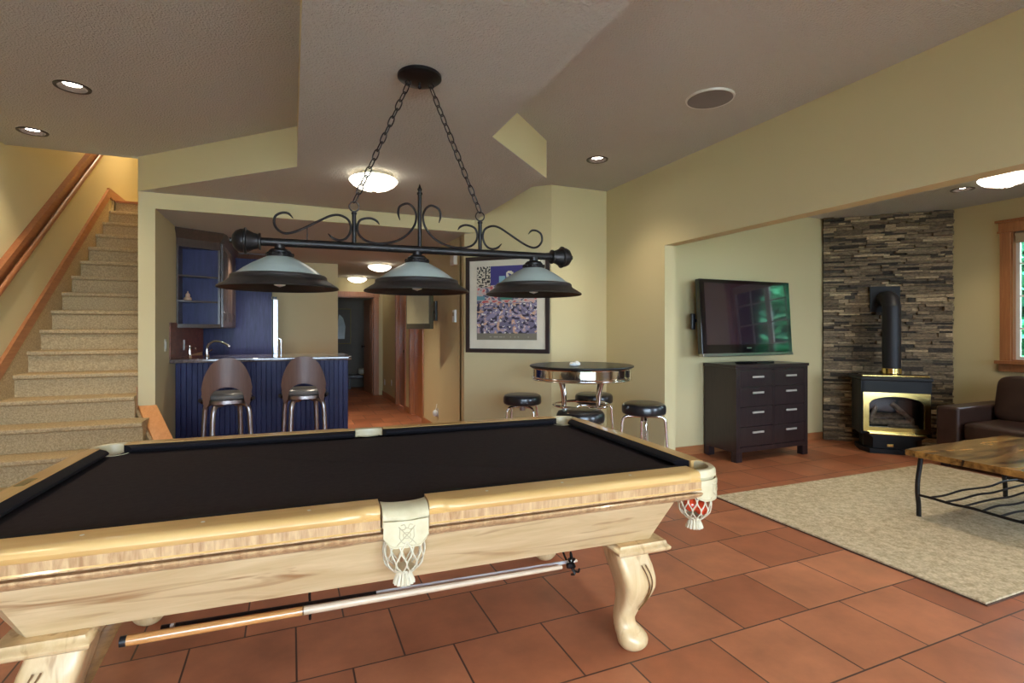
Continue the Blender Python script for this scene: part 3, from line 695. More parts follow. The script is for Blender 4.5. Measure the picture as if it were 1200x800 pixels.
# legs
LEGX, LEGY = (-1.0, 0.99), (-0.50, 0.42)
def leg(x, y):
    sx = 1 if x > 0 else -1; sy = 1 if y > 0 else -1
    b = B()
    px_, py_ = x+sx*0.002, y+sy*0.0
    loft(b, [[(px_-hx, py_-hy, z), (px_+hx, py_-hy, z), (px_+hx, py_+hy, z), (px_-hx, py_+hy, z)] for hx, hy, z in ((0.100, 0.085, 0.430), (0.112, 0.096, 0.432), (0.122, 0.106, 0.440), (0.124, 0.108, 0.450), (0.118, 0.102, 0.457), (0.112, 0.096, 0.460), (0.108, 0.092, 0.474))])
    rows = []
    st = [(0.432, -0.03, 0.075, 0.3), (0.40, -0.022, 0.078, 0.35), (0.35, -0.004, 0.080, 0.4), (0.30, 0.010, 0.077, 0.45), (0.26, 0.012, 0.070, 0.5), (0.21, 0.0, 0.057, 0.55), (0.165, -0.018, 0.046, 0.6), (0.13, -0.028, 0.042, 0.7), (0.10, -0.024, 0.046, 0.8), (0.078, -0.010, 0.058, 0.9), (0.05, 0.004, 0.066, 1), (0.025, 0.006, 0.062, 1), (0.008, 0.004, 0.048, 1), (0.0, 0.004, 0.036, 1)]
    cm = catmull([(z, o, r) for z, o, r, e in st], 3); es = [s[3] for s in st]
    for i, v in enumerate(cm):
        e = es[min(i//3, len(es)-1)]; L = []
        for k in range(24):
            a = 2*PI*k/24
            c, s_ = math.cos(a), math.sin(a)
            px = math.copysign(abs(c)**e, c)*v[2]; py = math.copysign(abs(s_)**e, s_)*v[2]
            L.append((x+px+sx*v[1]*0.75, y+py+sy*v[1]*0.75, max(v[0], 0)))
        rows.append(L)
    loft(b, rows)
    lg = obj('leg', b, 'mapleleg', pt, sharp=50)
    # carved grooves on the room-facing side
    b = B()
    for off in (0.0, 0.018):
        pts = [(x+sx*(0.0+off), y+sy*0.082, 0.38), (x+sx*(0.022+off), y+sy*0.088, 0.335), (x+sx*(0.032+off*0.7), y+sy*0.090, 0.29), (x+sx*(0.022+off*0.3), y+sy*0.079, 0.235), (x+sx*(0.0), y+sy*0.058, 0.185)]
        tube(b, catmull(pts, 5), 0.0028, 6)
    obj('carved_line', b, 'rackwood', lg)
for x in LEGX:
    for y in LEGY: leg(x, y)
# pockets
def pocket(cx, cy, ang, corner):
    """ang: outward direction of the pocket (radians); local +x points outward"""
    m = T(cx, cy, 0) @ RZ(ang); r = 0.072
    b = B(); rows = []; n = 20
    if corner:
        span = math.radians(94)
        prof = [(0.0, 0.724), (0.0, ZR-0.012), (0.005, ZR-0.003), (0.014, ZR), (0.026, ZR-0.003), (0.033, ZR-0.012), (0.035, ZR-0.030), (0.028, ZR-0.040), (0.022, 0.724)]
        for k in range(n+1):
            a = -span+2*span*k/n; fl = 0.45+0.55*min(1, (1-abs(a)/span)*4)
            rows.append([m @ Vector(((r+d)*math.cos(a), (r+d*fl)*math.sin(a), z)) for d, z in prof])
        def surf(u, z, off=0.0):
            a = u*math.radians(80); ro = r+0.033+off; return m @ Vector((ro*math.cos(a), ro*math.sin(a), z))
        bx = 0.022
    else:
        # wide collar bridging the two rail ends, hollowed where the ball drops
        hw = 0.073
        for k in range(n+1):
            u = -1+2*k/n; y = hw*u; xi = 0.004+0.036*math.sqrt(max(0, 1-(0.93*u)**2))-0.012; xo = 0.100+0.010*(1-u*u)
            rows.append([m @ Vector((x, y, z)) for x, z in ((xi, 0.722), (xi, ZR-0.012), (xi+0.004, ZR-0.004), (xi+0.012, ZR-0.001), ((xi+xo)/2, ZR-0.001-0.004*(1-u*u)), (xo-0.022, ZR-0.006), (xo-0.007, ZR-0.014), (xo, ZR-0.026), (xo-0.001, ZR-0.036), (xo-0.008, ZR-0.038), (xo-0.02, 0.722))])
        def surf(u, z, off=0.0):
            return m @ Vector((0.099+0.010*(1-u*u)+off, 0.0715*u, z))
        bx = 0.052
    loft(b, rows)
    p = obj('pocket', b, 'leather', pt)
    b = B(); lathe(b, [(0.066, 0.755), (0.064, 0.72), (0.058, 0.672)], 28, m @ T(bx-0.012, 0, 0)); obj('pocket_liner', b, 'leather', p)
    # shield flap hanging outside
    b = B(); zt = ZR-0.041; zb = 0.664; K = 18; J = 8; shells = []
    for off in (0.0045, 0.0):
        vs = []
        for j in range(J+1):
            row = []
            for k in range(K+1):
                u = -1+2*k/K; drop = (1-max(0, abs(u)-0.55)**1.6*1.35)
                row.append(b.verts.new(surf(u, zt+(zb-zt)*(j/J)*drop, off)))
            vs.append(row)
        for j in range(J):
            for k in range(K): b.faces.new((vs[j][k], vs[j][k+1], vs[j+1][k+1], vs[j+1][k]))
        shells.append(vs)
    A_, C_ = shells
    for k in range(K):
        b.faces.new((A_[J][k], A_[J][k+1], C_[J][k+1], C_[J][k])); b.faces.new((A_[0][k], A_[0][k+1], C_[0][k+1], C_[0][k]))
    for j in range(J):
        b.faces.new((A_[j][0], A_[j+1][0], C_[j+1][0], C_[j][0])); b.faces.new((A_[j][K], A_[j+1][K], C_[j+1][K], C_[j][K]))
    fl = obj('pocket_shield', b, 'leather', p)
    b = B(); zc_ = 0.704
    def on(u, z): return surf(u, z, 0.0055)
    tube(b, [on(u, zc_+v) for u, v in ((-0.30, 0.022), (-0.32, -0.006), (-0.20, -0.022), (0, -0.029), (0.20, -0.022), (0.32, -0.006), (0.30, 0.022), (0.14, 0.018), (0, 0.024), (-0.14, 0.018))], 0.0015, 5, closed=True)
    for sg in (-1, 1):
        tube(b, [on(-sg*0.42, zc_-0.030), on(0, zc_), on(sg*0.36, zc_+0.028)], 0.0016, 5)
        tube(b, catmull([on(sg*0.06, zc_+0.024), on(sg*0.12, zc_+0.034), on(sg*0.26, zc_+0.032)], 4), 0.0013, 5)
    tube(b, [on(0.17*math.cos(q), zc_+0.010*math.sin(q)) for q in [2*PI*i/10 for i in range(10)]], 0.0013, 5, closed=True)
    obj('crest', b, 'leatherdark', fl)
    # stitched edge of the shield
    b = B(); tube(b, [surf(u, zt+(zb-zt)*0.93*(1-max(0, abs(u)-0.55)**1.6*1.35), 0.0048) for u in [-0.97+1.94*k/18 for k in range(19)]], 0.001, 5); obj('stitching', b, 'leatherdark', fl)
    # net: diamond lattice of leather cord on a bag
    b = B(); zt, zb = 0.690, 0.574; nc = 12
    def bag(a, t):
        rr = 0.058+0.009*math.sin(PI*min(1, t*1.15)); rr *= 1-0.38*max(0, (t-0.78)/0.22)**1.5
        return m @ Vector((bx+rr*math.cos(a), rr*math.sin(a), zt+(zb-zt)*t))
    for k in range(nc):
        for dr in (1, -1):
            pts = []
            for i in range(19):
                t = i/18; ph = (t*3.0) % 2; w = ph if ph < 1 else 2-ph; w = w*w*(3-2*w)
                pts.append(bag(2*PI*(k+dr*0.5*w*0.96+0.0)/nc, t))
            tube(b, pts, 0.0027, 6)
    for t in (0.0, 1.0): tube(b, [bag(2*PI*q/30, t) for q in range(30)], 0.0035, 6, closed=True)
    obj('net', b, 'net', p)
    b = B(); rows = []
    for z, rr in ((0.580, 0.036), (0.572, 0.038), (0.566, 0.026), (0.558, 0.023), (0.545, 0.029), (0.530, 0.034), (0.528, 0.030)):
        rows.append([m @ Vector((bx+rr*(1+(0.09 if z < 0.57 else 0.02)*(-1)**k)*math.cos(2*PI*k/32), rr*(1+(0.09 if z < 0.57 else 0.02)*(-1)**k)*math.sin(2*PI*k/32), z)) for k in range(32)])
    loft(b, rows); obj('fringe', b, 'net', p)
    return m
PK = [(0, -0.650, -PI/2, False), (0, 0.650, PI/2, False)]+[(sx*1.197, sy*0.617, math.atan2(sy, sx), True) for sx, sy in ((1, -1), (1, 1), (-1, 1), (-1, -1))]
for a in PK: pocket(*a)
# hooks that carry the cues (parts of the table)
for x in (-0.29, 0.72):
    b = B(); tube(b, catmull([(x, -0.36, 0.476), (x, -0.37, 0.43), (x-0.004, -0.41, 0.40), (x, -0.445, 0.372), (x, -0.49, 0.366), (x, -0.535, 0.376), (x, -0.545, 0.392)], 5), 0.0045, 8); obj('cue_hook', b, 'iron', pt)

def tl(x, y, z):      # table-local point to world
    c, s = math.cos(-0.0515), math.sin(-0.0515)
    return (0.378+x*c-y*s, 2.4145+x*s+y*c, z)
# balls in the near right pocket net
mp_ = (1.197+0.022*0.7, -0.617-0.022*0.7)
for i, (dx, dy, z, mt, lab) in enumerate(((0.020, -0.018, 0.612, 'red', 'orange-red pool ball low in the near right corner net'), (-0.030, -0.016, 0.632, 'red', 'orange-red pool ball beside the first in the corner net'), (0.012, 0.026, 0.652, 'purple', 'dark maroon pool ball deep in the near right corner net'))):
    b = B(); superell(b, (0, 0, 0), (0.0285,)*3, 1.0, 24, 14); o = obj('pool_ball', b, mt, loc=tl(mp_[0]+dx, mp_[1]+dy, z)); tag(o, lab, 'ball', 'pool balls in the corner net')
# cue and bridge under the table
cq = thing('pool_cue', 'pool cue with black butt and white ring lying on hooks under the table', 'cue', tl(0, -0.455, 0.384), -0.0515)
def rod(name, x0, x1, r0, r1, mat, parent, dy=0, dz=0, z0=0, z1=0):
    b = B(); tube(b, [(x0, dy, dz+z0), (x1, dy, dz+z1)], [r0, r1], 16); return obj(name, b, mat, parent)
rod('butt', -0.70, -0.065, 0.0145, 0.0112, 'black', cq); rod('ring', -0.703, -0.714, 0.0147, 0.0148, 'white', cq); rod('butt_cap', -0.714, -0.74, 0.0148, 0.0148, 'black', cq)
rod('shaft', -0.065, 0.745, 0.0110, 0.0066, 'bulb', cq); rod('tip', 0.745, 0.755, 0.0064, 0.006, 'cuelight', cq)
br = thing('bridge_stick', 'wooden bridge stick with orange butt and black notched head under the table', 'bridge stick', tl(0, -0.497, 0.389), -0.0515)
rod('butt', -0.82, -0.315, 0.0165, 0.0148, 'cuebutt', br); rod('joint', -0.315, -0.310, 0.0151, 0.0151, 'rackwood', br); rod('shaft', -0.310, 0.665, 0.0146, 0.0088, 'cuelight', br); rod('butt_cap', -0.82, -0.838, 0.0166, 0.016, 'black', br)
b = B(); tube(b, catmull([(0.71, 0.0, -0.038), (0.715, -0.018, -0.028), (0.71, -0.006, -0.010), (0.712, -0.024, 0.004), (0.712, -0.004, 0.014), (0.712, -0.022, 0.034), (0.712, -0.002, 0.026), (0.712, 0.012, 0.046), (0.712, 0.012, 0.02), (0.712, 0.03, 0.012), (0.712, 0.008, -0.002), (0.712, 0.026, -0.022)], 3), 0.0052, 6); tube(b, [(0.69, 0, 0), (0.72, 0, 0)], 0.011, 10); obj('bridge_head', b, 'iron', br)
# wooden triangle rack hung beneath
b = B(); tri = [(0, 0, 0), (-0.133, -0.009, -0.285), (-0.193, 0.299, -0.285)]
pts = []
for i in range(3):
    p, q, s = Vector(tri[i]), Vector(tri[(i+1) % 3]), Vector(tri[(i-1) % 3])
    u = (s-p).normalized()*0.035; w = (q-p).normalized()*0.035
    for k in range(6):
        t = k/5; pts.append((p+u)*(1-t)**2+p*2*t*(1-t)+(p+w)*t*t)
nrm = (Vector(tri[1])-Vector(tri[0])).cross(Vector(tri[2])-Vector(tri[0])).normalized()
tube(b, pts, 0.009, 4, closed=True, flat=(2.6, 0.8), ref=tuple(nrm))
o = obj('ball_rack', b, 'rackwood', loc=(-0.500, 2.03, 0.462)); tag(o, 'brown wooden triangle ball rack hanging under the table by its left leg', 'ball rack')

# ------------------------------------------------------------------ pendant fixture over the table
fx = thing('billiard_light', 'black iron three-shade billiard light with scrolls hanging on chains', 'pendant light', (0.568, 2.474, ZL), -0.0515)
BZ = 1.735-ZL
RX = Matrix.Rotation(PI/2, 4, 'Y')
b = B(); lathe(b, [(0, 0), (0.098, 0), (0.104, -0.006), (0.104, -0.018), (0.094, -0.026), (0.05, -0.036), (0, -0.038)], 40); 
tube(b, [(0, 0, -0.03), (0, 0, -0.055)], 0.006, 8); superell(b, (0, 0, -0.06), (0.009,)*3, 1, 12, 8); cn = obj('canopy', b, 'iron', fx)
for s in (-1, 1):
    b = B(); tube(b, [(s*0.055+0.012*math.cos(a), 0, -0.045+0.012*math.sin(a)) for a in [2*PI*k/14 for k in range(14)]], 0.003, 6, closed=True); obj('chain_loop', b, 'iron', cn)
b = B(); tube(b, [(-0.69, 0, BZ), (0.69, 0, BZ)], 0.0185, 18); obj('bar', b, 'iron', fx)
kn = [(0.02, 0), (0.036, 0.002), (0.037, 0.008), (0.032, 0.012), (0.036, 0.03), (0.044, 0.045), (0.048, 0.055), (0.056, 0.058), (0.056, 0.064), (0.050, 0.068), (0.050, 0.080), (0.042, 0.098), (0.026, 0.110), (0.010, 0.113), (0.010, 0.118), (0.012, 0.122), (0.0, 0.127)]
for s in (-1, 1):
    b = B(); lathe(b, kn, 28, T(s*0.685, 0, BZ) @ Matrix.Rotation(s*PI/2, 4, 'Y')); obj('finial', b, 'iron', fx)
b = B(); tube(b, [(0, 0, BZ), (0, 0, BZ+0.262)], 0.0095, 12); lathe(b, [(0.0095, 0), (0.013, 0.002), (0.013, 0.010), (0.008, 0.014), (0.008, 0.02), (0.012, 0.026), (0.006, 0.036), (0.002, 0.05), (0, 0.052)], 14, T(0, 0, BZ+0.262)); obj('post', b, 'iron', fx)
for s in (-1, 1):
    b = B(); tube(b, [(s*0.30, 0, BZ), (s*0.30, 0, BZ+0.148)], 0.0095, 12); lathe(b, [(0.0095, 0), (0.0125, 0.002), (0.0125, 0.01), (0.004, 0.016)], 14, T(s*0.30, 0, BZ+0.145)); obj('post', b, 'iron', fx)
    b = B(); tube(b, [(s*0.30+0.022*math.cos(a), 0, BZ+0.182+0.022*math.sin(a)) for a in [2*PI*k/20 for k in range(20)]], 0.0034, 6, closed=True); obj('hanging_ring', b, 'iron', fx)
CS = [(.093, .135), (.101, .168), (.093, .20), (.058, .216), (.031, .2), (.0165, .165), (.022, .122), (.048, .08), (.089, .046), (.142, .026), (.206, .020), (.252, .032), (.278, .055), (.286, .085), (.278, .116), (.257, .13), (.225, .134), (.2, .124), (.187, .108)]
OS = [(.413, .052), (.392, .032), (.36, .024), (.33, .04), (.3145, .078), (.324, .118), (.36, .138), (.398, .134), (.444, .11), (.5, .077), (.548, .052), (.586, .042), (.615, .052), (.634, .08), (.63, .113), (.606, .13), (.578, .13), (.558, .11)]
for s in (-1, 1):
    for pts in (CS, OS):
        c = catmull([(s*x, 0, BZ+z) for x, z in pts], 6); n = len(c)
        R = [0.0055*min(1, 0.35+min(i, n-1-i)/8) for i in range(n)]
        b = B(); tube(b, c, R, 8, ref=(0, 1, 0)); obj('scroll', b, 'iron', fx)
b = B(); tube(b, [(-0.50, 0, BZ), (-0.50, 0, BZ+0.074)], 0.0025, 6); obj('scroll_stay', b, 'iron', fx)
# chains
def chain(p0, p1):
    b = B(); p0, p1 = Vector(p0), Vector(p1); d = p1-p0; L = d.length; d.normalize(); n = round(L/0.0445); pitch = L/n
    side = Vector((0, 1, 0)); oth = d.cross(side).normalized()
    for i in range(n):
        c = p0+d*(pitch*(i+0.5)); a = math.radians(35)+(i % 2)*PI/2+random.uniform(-.2, .2)
        w = side*math.cos(a)+oth*math.sin(a)
        hl, hw = pitch*0.5+0.0045, 0.0125; pts = []
        for k in range(16):
            q = 2*PI*k/16; x = hl*math.copysign(abs(math.cos(q))**0.8, math.cos(q)); y = hw*math.copysign(abs(math.sin(q))**0.8, math.sin(q))
            pts.append(c+d*x+w*y)
        tube(b, pts, 0.0031, 6, closed=True)
    obj('chain', b, 'iron', fx)
for s in (-1, 1): chain((s*0.30, 0, BZ+0.203), (s*0.055, 0, -0.055))
# shades
for k in (-1, 0, 1):
    x = k*0.60; m = T(x-0.012, 0, BZ)
    b = B(); lathe(b, [(0, -0.006), (0.022, -0.010), (0.022, -0.026), (0.036, -0.030), (0.046, -0.040), (0.046, -0.046), (0.054, -0.050), (0.056, -0.066), (0.050, -0.068), (0.030, -0.05), (0, -0.05)], 28, m)
    for q in range(12): a = 2*PI*q/12; superell(b, (x-0.012+0.052*math.cos(a), 0.052*math.sin(a), BZ-0.054), (0.007, 0.007, 0.009), 1, 8, 6)
    sh = obj('shade_fitter', b, 'iron', fx)
    b = B(); g = [(0.050, -0.062), (0.062, -0.068), (0.085, -0.080), (0.115, -0.097), (0.145, -0.117), (0.172, -0.138), (0.184, -0.148)]
    lathe(b, g+[(r-0.004, z-0.003) for r, z in g[::-1]]+[g[0]], 48, m); gl = obj('glass_shade', b, 'frost', fx)
    b = B(); g = [(0.178, -0.144), (0.189, -0.1445), (0.195, -0.151), (0.196, -0.161), (0.201, -0.168), (0.222, -0.181), (0.243, -0.194), (0.247, -0.200), (0.244, -0.203)]
    lathe(b, g+[(r-0.005, z-0.003) for r, z in g[::-1][1:]]+[g[0]], 56, m); obj('shade_rim', b, 'rimmetal', fx)
    b = B(); lathe(b, [(0, -0.05), (0.014, -0.05), (0.014, -0.09), (0.02, -0.11), (0.034, -0.14), (0.034, -0.165), (0.022, -0.188), (0, -0.196)], 20, m); obj('bulb', b, 'bulb', fx)

# ------------------------------------------------------------------ ceiling fittings
DLAB = {0: 'recessed downlight with bronze ring nearest the camera, left ceiling', 1: 'recessed downlight with bronze ring near the stair opening', 2: 'recessed downlight with bronze ring near the corner by the round table'}
dl0 = thing('downlight', DLAB[0], 'downlight', (*DL_HI[0], ZC), 0, 'recessed downlights')
b = B(); lathe(b, [(0.073, 0.002), (0.075, -0.004), (0.094, -0.006), (0.097, -0.001), (0.097, 0.0)], 36); obj('trim_ring', b, 'baffle', dl0)
b = B(); lathe(b, [(0.073, 0.0), (0.064, 0.014), (0.056, 0.026), (0.03, 0.03)], 32); obj('baffle', b, 'baffle', dl0)
b = B(); lathe(b, [(0, 0.016), (0.046, 0.018), (0.052, 0.024), (0, 0.03)], 28); obj('lamp_lens', b, 'downglass', dl0)
def dl_spot(x, y, z, e): light('downlight_beam', 'SPOT', (x, y, z+0.008), e, (1.0, 0.86, 0.66), (0, 0, 0), spot=math.radians(115), radius=0.04, blend=0.8)
DE = 30
for i, (x, y) in enumerate(DL_HI):
    if i: dup(dl0, (x, y, ZC), 0, DLAB.get(i, ['added unseen downlight above the camera, right side', 'added unseen downlight above the camera, left side', 'added unseen downlight by the back window, right', 'added unseen downlight by the back window, left'][i-3] if i > 2 else None))
    dl_spot(x, y, ZC, DE)
for i, (x, y) in enumerate(DL_T):
    dup(dl0, (x, y, ZT), 0, ['recessed downlight in the lounge ceiling in front of the stone wall', 'recessed downlight over the lounge near the dresser', 'recessed downlight over the lounge near the header', 'recessed downlight over the lounge by the window wall'][i])
    dl_spot(x, y, ZT, DE*0.8)
for x, y in DL_BAR_ADDED:
    dup(dl0, (x, y, ZH), 0, 'added unseen downlight in the bar ceiling before the dark panels' if x < 0 else 'added unseen downlight in the bar ceiling toward the hallway'); dl_spot(x, y, ZH, DE*2.4)
b = B(); lathe(b, [(0, -0.010), (0.135, -0.010), (0.142, -0.009), (0.142, -0.008)], 48); 
sp = thing('ceiling_speaker', 'round grey in-ceiling speaker on the high ceiling', 'speaker', (2.528, 2.651, ZC))
obj('grille', b, 'speakergrille', sp); b = B(); lathe(b, [(0.141, -0.011), (0.150, -0.011), (0.153, -0.002), (0.153, 0)], 48); obj('bezel', b, 'white', sp)
fl0 = thing('flush_ceiling_light', 'large glowing alabaster bowl light on the dropped ceiling', 'ceiling light', (0.60, 4.20, ZL), 0, 'flush ceiling lights')
b = B(); lathe(b, [(0, 0), (0.115, 0), (0.122, -0.008), (0.122, -0.028), (0.112, -0.036), (0, -0.036)], 40); obj('base', b, 'cream', fl0)
b = B(); lathe(b, [(0.172, -0.034), (0.185, -0.046), (0.183, -0.055), (0.160, -0.080), (0.12, -0.104), (0.07, -0.120), (0, -0.127)], 44); obj('glass_bowl', b, 'lightglass', fl0)
b = B(); lathe(b, [(0.168, -0.037), (0.110, -0.037), (0.110, -0.040), (0.168, -0.040)], 40); obj('bowl_cover', b, 'cream', fl0)
b = B()
def bowl(a, r):
    P_ = [(0.0, -0.127), (0.07, -0.120), (0.12, -0.104), (0.16, -0.080), (0.183, -0.055)]
    for (r0, z0_), (r1, z1_) in zip(P_, P_[1:]):
        if r <= r1: z = z0_+(z1_-z0_)*(r-r0)/(r1-r0)-0.003; break
    return (r*math.cos(a), r*math.sin(a), z)
for a0 in (0.3, 0.3+PI):
    tube(b, catmull([bowl(a0, 0.18), bowl(a0+0.6, 0.14), bowl(a0+0.9, 0.08), bowl(a0+0.4, 0.03)], 6), 0.0034, 6)
superell(b, (0, 0, -0.134), (0.016, 0.008, 0.006), 1, 12, 8); obj('scroll_band', b, 'tan', fl0)
for (x, y, z, lab) in ((1.33, 8.64, ZH, 'glowing bowl light on the hallway ceiling, nearer one'), (1.23, 10.85, ZH, 'glowing bowl light on the hallway ceiling, farther one by the end door'), (5.80, 2.56, ZT, 'glowing bowl light on the lounge ceiling at the right edge')):
    dup(fl0, (x, y, z), 0.8, lab)

# ------------------------------------------------------------------ bar
bar = thing('bar_cabinet', 'dark beadboard bar base under the granite top, coloured with blue window light', 'bar cabinet', (0, 0, 0))
b = B(); x = XB1+0.002
box(b, XB1+0.002, 0.60, 6.375, 6.93, 0.0, 1.022)
obj('carcass', b, 'bluecast', bar)
b = B(); n = 34; w = (0.612-(XB1+0.002))/n
for i in range(n): box(b, XB1+0.002+i*w+0.0018, XB1+0.002+(i+1)*w-0.0018, 6.358, 6.374, 0.0, 1.02, bev=0.003, seg=1)
obj('beadboard', b, 'bluecast', bar)
b = B(); box(b, 0.600, 0.618, 6.374, 6.93, 0, 1.02, bev=0.002); obj('end_panel', b, 'bluecast', bar)
b = B(); prism(b, [(XB1+0.001, 6.07), (0.60, 6.07), (0.632, 6.10), (0.632, 6.95), (XB1+0.001, 6.95)], 1.024, 1.065, bev=0.008); o = obj('bar_countertop', b, 'counter'); tag(o, 'polished dark granite countertop of the bar', 'countertop')
b = B(); box(b, XB1+0.0005, XB1+0.012, 6.08, 8.19, 1.066, 1.43); struct('wall_backsplash', b, 'brick')
fa = thing('faucet', 'chrome gooseneck faucet on the bar countertop', 'faucet', (-0.86, 6.72, 1.065))
b = B(); lathe(b, [(0, 0), (0.026, 0), (0.024, 0.012), (0.017, 0.02), (0.017, 0.05), (0, 0.05)], 20); obj('base', b, 'chrome', fa)
b = B(); tube(b, catmull([(0, 0, 0.03), (0, 0, 0.09), (0.02, -0.005, 0.135), (0.075, -0.01, 0.165), (0.145, -0.02, 0.155), (0.20, -0.03, 0.125), (0.225, -0.032, 0.10)], 6), [0.0125]*31+[0.015]*6, 12); obj('spout', b, 'chrome', fa)
b = B(); tube(b, [(0, 0, 0.045), (0.03, 0.0, 0.055), (0.055, -0.0, 0.075)], 0.006, 8); obj('lever', b, 'chrome', fa)
wt = thing('water_tap', 'small white-and-chrome filter tap beside the backsplash', 'tap', (-1.0, 6.55, 1.065))
b = B(); lathe(b, [(0, 0), (0.02, 0), (0.018, 0.02), (0.013, 0.03), (0.013, 0.10), (0.016, 0.105), (0.016, 0.12), (0, 0.125)], 16); obj('body', b, 'chrome', wt)
b = B(); tube(b, [(0, 0, 0.09), (0.03, -0.01, 0.10), (0.055, -0.015, 0.095), (0.06, -0.016, 0.08)], 0.006, 8); tube(b, [(0, 0, 0.12), (-0.03, 0, 0.128)], 0.004, 8); obj('spout', b, 'chrome', wt)
def wallplate(name, label, cat, loc, rz, w=0.07, h=0.115, kind='outlet', mat='cream'):
    t = thing(name, label, cat, loc, rz)     # local: plate lies in xz plane facing -y
    b = B(); box(b, -w/2, w/2, -0.006, 0, -h/2, h/2, bev=0.002); obj('cover_plate', b, mat, t)
    b = B()
    if kind == 'outlet':
        for z in (-0.024, 0.024): lathe(b, [(0, 0), (0.017, 0), (0.017, 0.003), (0, 0.003)], 16, T(0, -0.006, z) @ Matrix.Rotation(PI/2, 4, 'X'))
        obj('socket', b, mat, t)
    elif kind == 'switch':
        box(b, -0.016, 0.016, -0.011, -0.006, -0.032, 0.032, bev=0.002); obj('rocker', b, mat, t)
    return t
wallplate('outlet', 'white double outlet on the tiled backsplash', 'outlet', (XB1+0.0125, 6.78, 1.19), PI/2, mat='white')
wallplate('light_switch', 'ivory light switch on the bar side wall left of the backsplash', 'light switch', (XB1+0.0005, 5.90, 1.21), PI/2, kind='switch')
wallplate('outlet', 'ivory wall outlet behind the right round stool', 'outlet', (XW0-0.0005, 4.18, 0.332), -PI/2)
wallplate('outlet', 'white outlet low on the hall wall, farther of the pair', 'outlet', (XH-0.0005, 10.93, 0.29), -PI/2, mat='white')
wallplate('outlet', 'white outlet low on the hall wall, nearer of the pair', 'outlet', (XH-0.0005, 10.14, 0.35), -PI/2, mat='white')
nl = thing('night_light', 'white plug-in night light low on the hall wall', 'night light', (XH-0.0005, 6.73, 0.27))
b = B(); box(b, -0.006, 0, -0.035, 0.035, -0.055, 0.055, bev=0.002); obj('cover_plate', b, 'white', nl)
b = B(); superell(b, (-0.035, 0, -0.005), (0.032, 0.032, 0.042), 0.8, 18, 12); obj('lamp_shade', b, 'white', nl)
b = B(); tube(b, [(-0.03, 0, 0.03), (-0.02, 0, 0.07), (-0.012, 0, 0.115)], 0.004, 6); obj('antenna', b, 'white', nl)
th = thing('thermostat', 'white thermostat beside the poster on the hall wall end', 'thermostat', (XH-0.0005, 5.93, 1.52))
b = B(); box(b, -0.026, 0, -0.05, 0.05, -0.072, 0.072, bev=0.006); obj('housing', b, 'white', th)
b = B(); box(b, -0.028, -0.025, -0.03, 0.03, 0.0, 0.045, bev=0.001); obj('display', b, 'reflectscreen', th)
db = thing('door_chime', 'white rectangular chime box high beside the poster', 'door chime', (XH-0.0005, 5.93, 2.20))
b = B(); box(b, -0.045, 0, -0.075, 0.075, -0.085, 0.085, bev=0.006); obj('housing', b, 'cream', db)
b = B()
for k in range(4): box(b, -0.047, -0.044, -0.05, 0.05, -0.05+k*0.02, -0.042+k*0.02)
obj('slots', b, 'cream', db)
# wall cabinet with open corner shelf
wc = thing('upper_cabinet', 'dark brown wall cabinet with open angled end shelves', 'cabinet', (0, 0, 0))
ca, cb_ = (XB1+0.002, 6.41), (-0.72, 6.65); YE = 8.18
b = B(); z0, z1 = 1.38, 2.33
box(b, XB1+0.002, -0.722, 6.66, YE, z0, z1); obj('carcass', b, 'cabinet', wc)
def wedge(b, z0, z1, g=0.0): prism(b, [(XB1+0.002, 6.41-g), (cb_[0]+g*0.3, cb_[1]-g), (cb_[0], 6.662), (XB1+0.002, 6.662)], z0, z1)
b = B(); wedge(b, 1.38, 1.42); obj('shelf', b, 'cabinet', wc)
b = B(); wedge(b, 1.655, 1.672); obj('shelf', b, 'cabinet', wc)
b = B(); wedge(b, 1.925, 1.942); obj('shelf', b, 'cabinet', wc)
b = B(); wedge(b, 2.24, 2.33); obj('top_rail', b, 'cabinet', wc)
b = B(); box(b, XB1+0.016, -0.725, 6.652, 6.6595, 1.42, 2.24); obj('back_panel', b, 'bluecast', wc)
b = B(); box(b, XB1+0.002, XB1+0.02, 6.42, 6.655, 1.42, 2.24); box(b, -0.742, -0.722, 6.628, 6.658, 1.42, 2.24); obj('stile', b, 'cabinet', wc)
for k in range(3):
    y0 = 6.68+k*0.5; y1 = y0+0.48; b = B(); box(b, -0.720, -0.702, y0, y1, 1.39, 2.32, bev=0.002)
    for a0, a1, c0, c1 in ((y0+0.0, y0+0.06, 1.39, 2.32), (y1-0.06, y1, 1.39, 2.32), (y0+0.06, y1-0.06, 1.39, 1.45), (y0+0.06, y1-0.06, 2.26, 2.32)): box(b, -0.702, -0.696, a0, a1, c0, c1, bev=0.001, seg=1)
    d = obj('cabinet_door', b, 'cabinet', wc); b = B(); tube(b, [(-0.696, y0+0.035, 1.46), (-0.675, y0+0.035, 1.47), (-0.675, y0+0.035, 1.55), (-0.696, y0+0.035, 1.56)], 0.004, 6); obj('handle', b, 'iron', d)
b = B(); loops = []
for g, z in ((0.0, 2.325), (0.012, 2.335), (0.02, 2.36), (0.055, 2.40), (0.06, 2.425), (0.0, 2.426)):
    loops.append([(XB1+0.002, 6.41-g*1.2, z), (cb_[0]+g*0.6, cb_[1]-g*1.0, z), (cb_[0]+g, 6.70, z), (cb_[0]+g, YE, z), (XB1+0.002, YE, z)])
loft(b, loops); obj('crown', b, 'cabinet', wc)
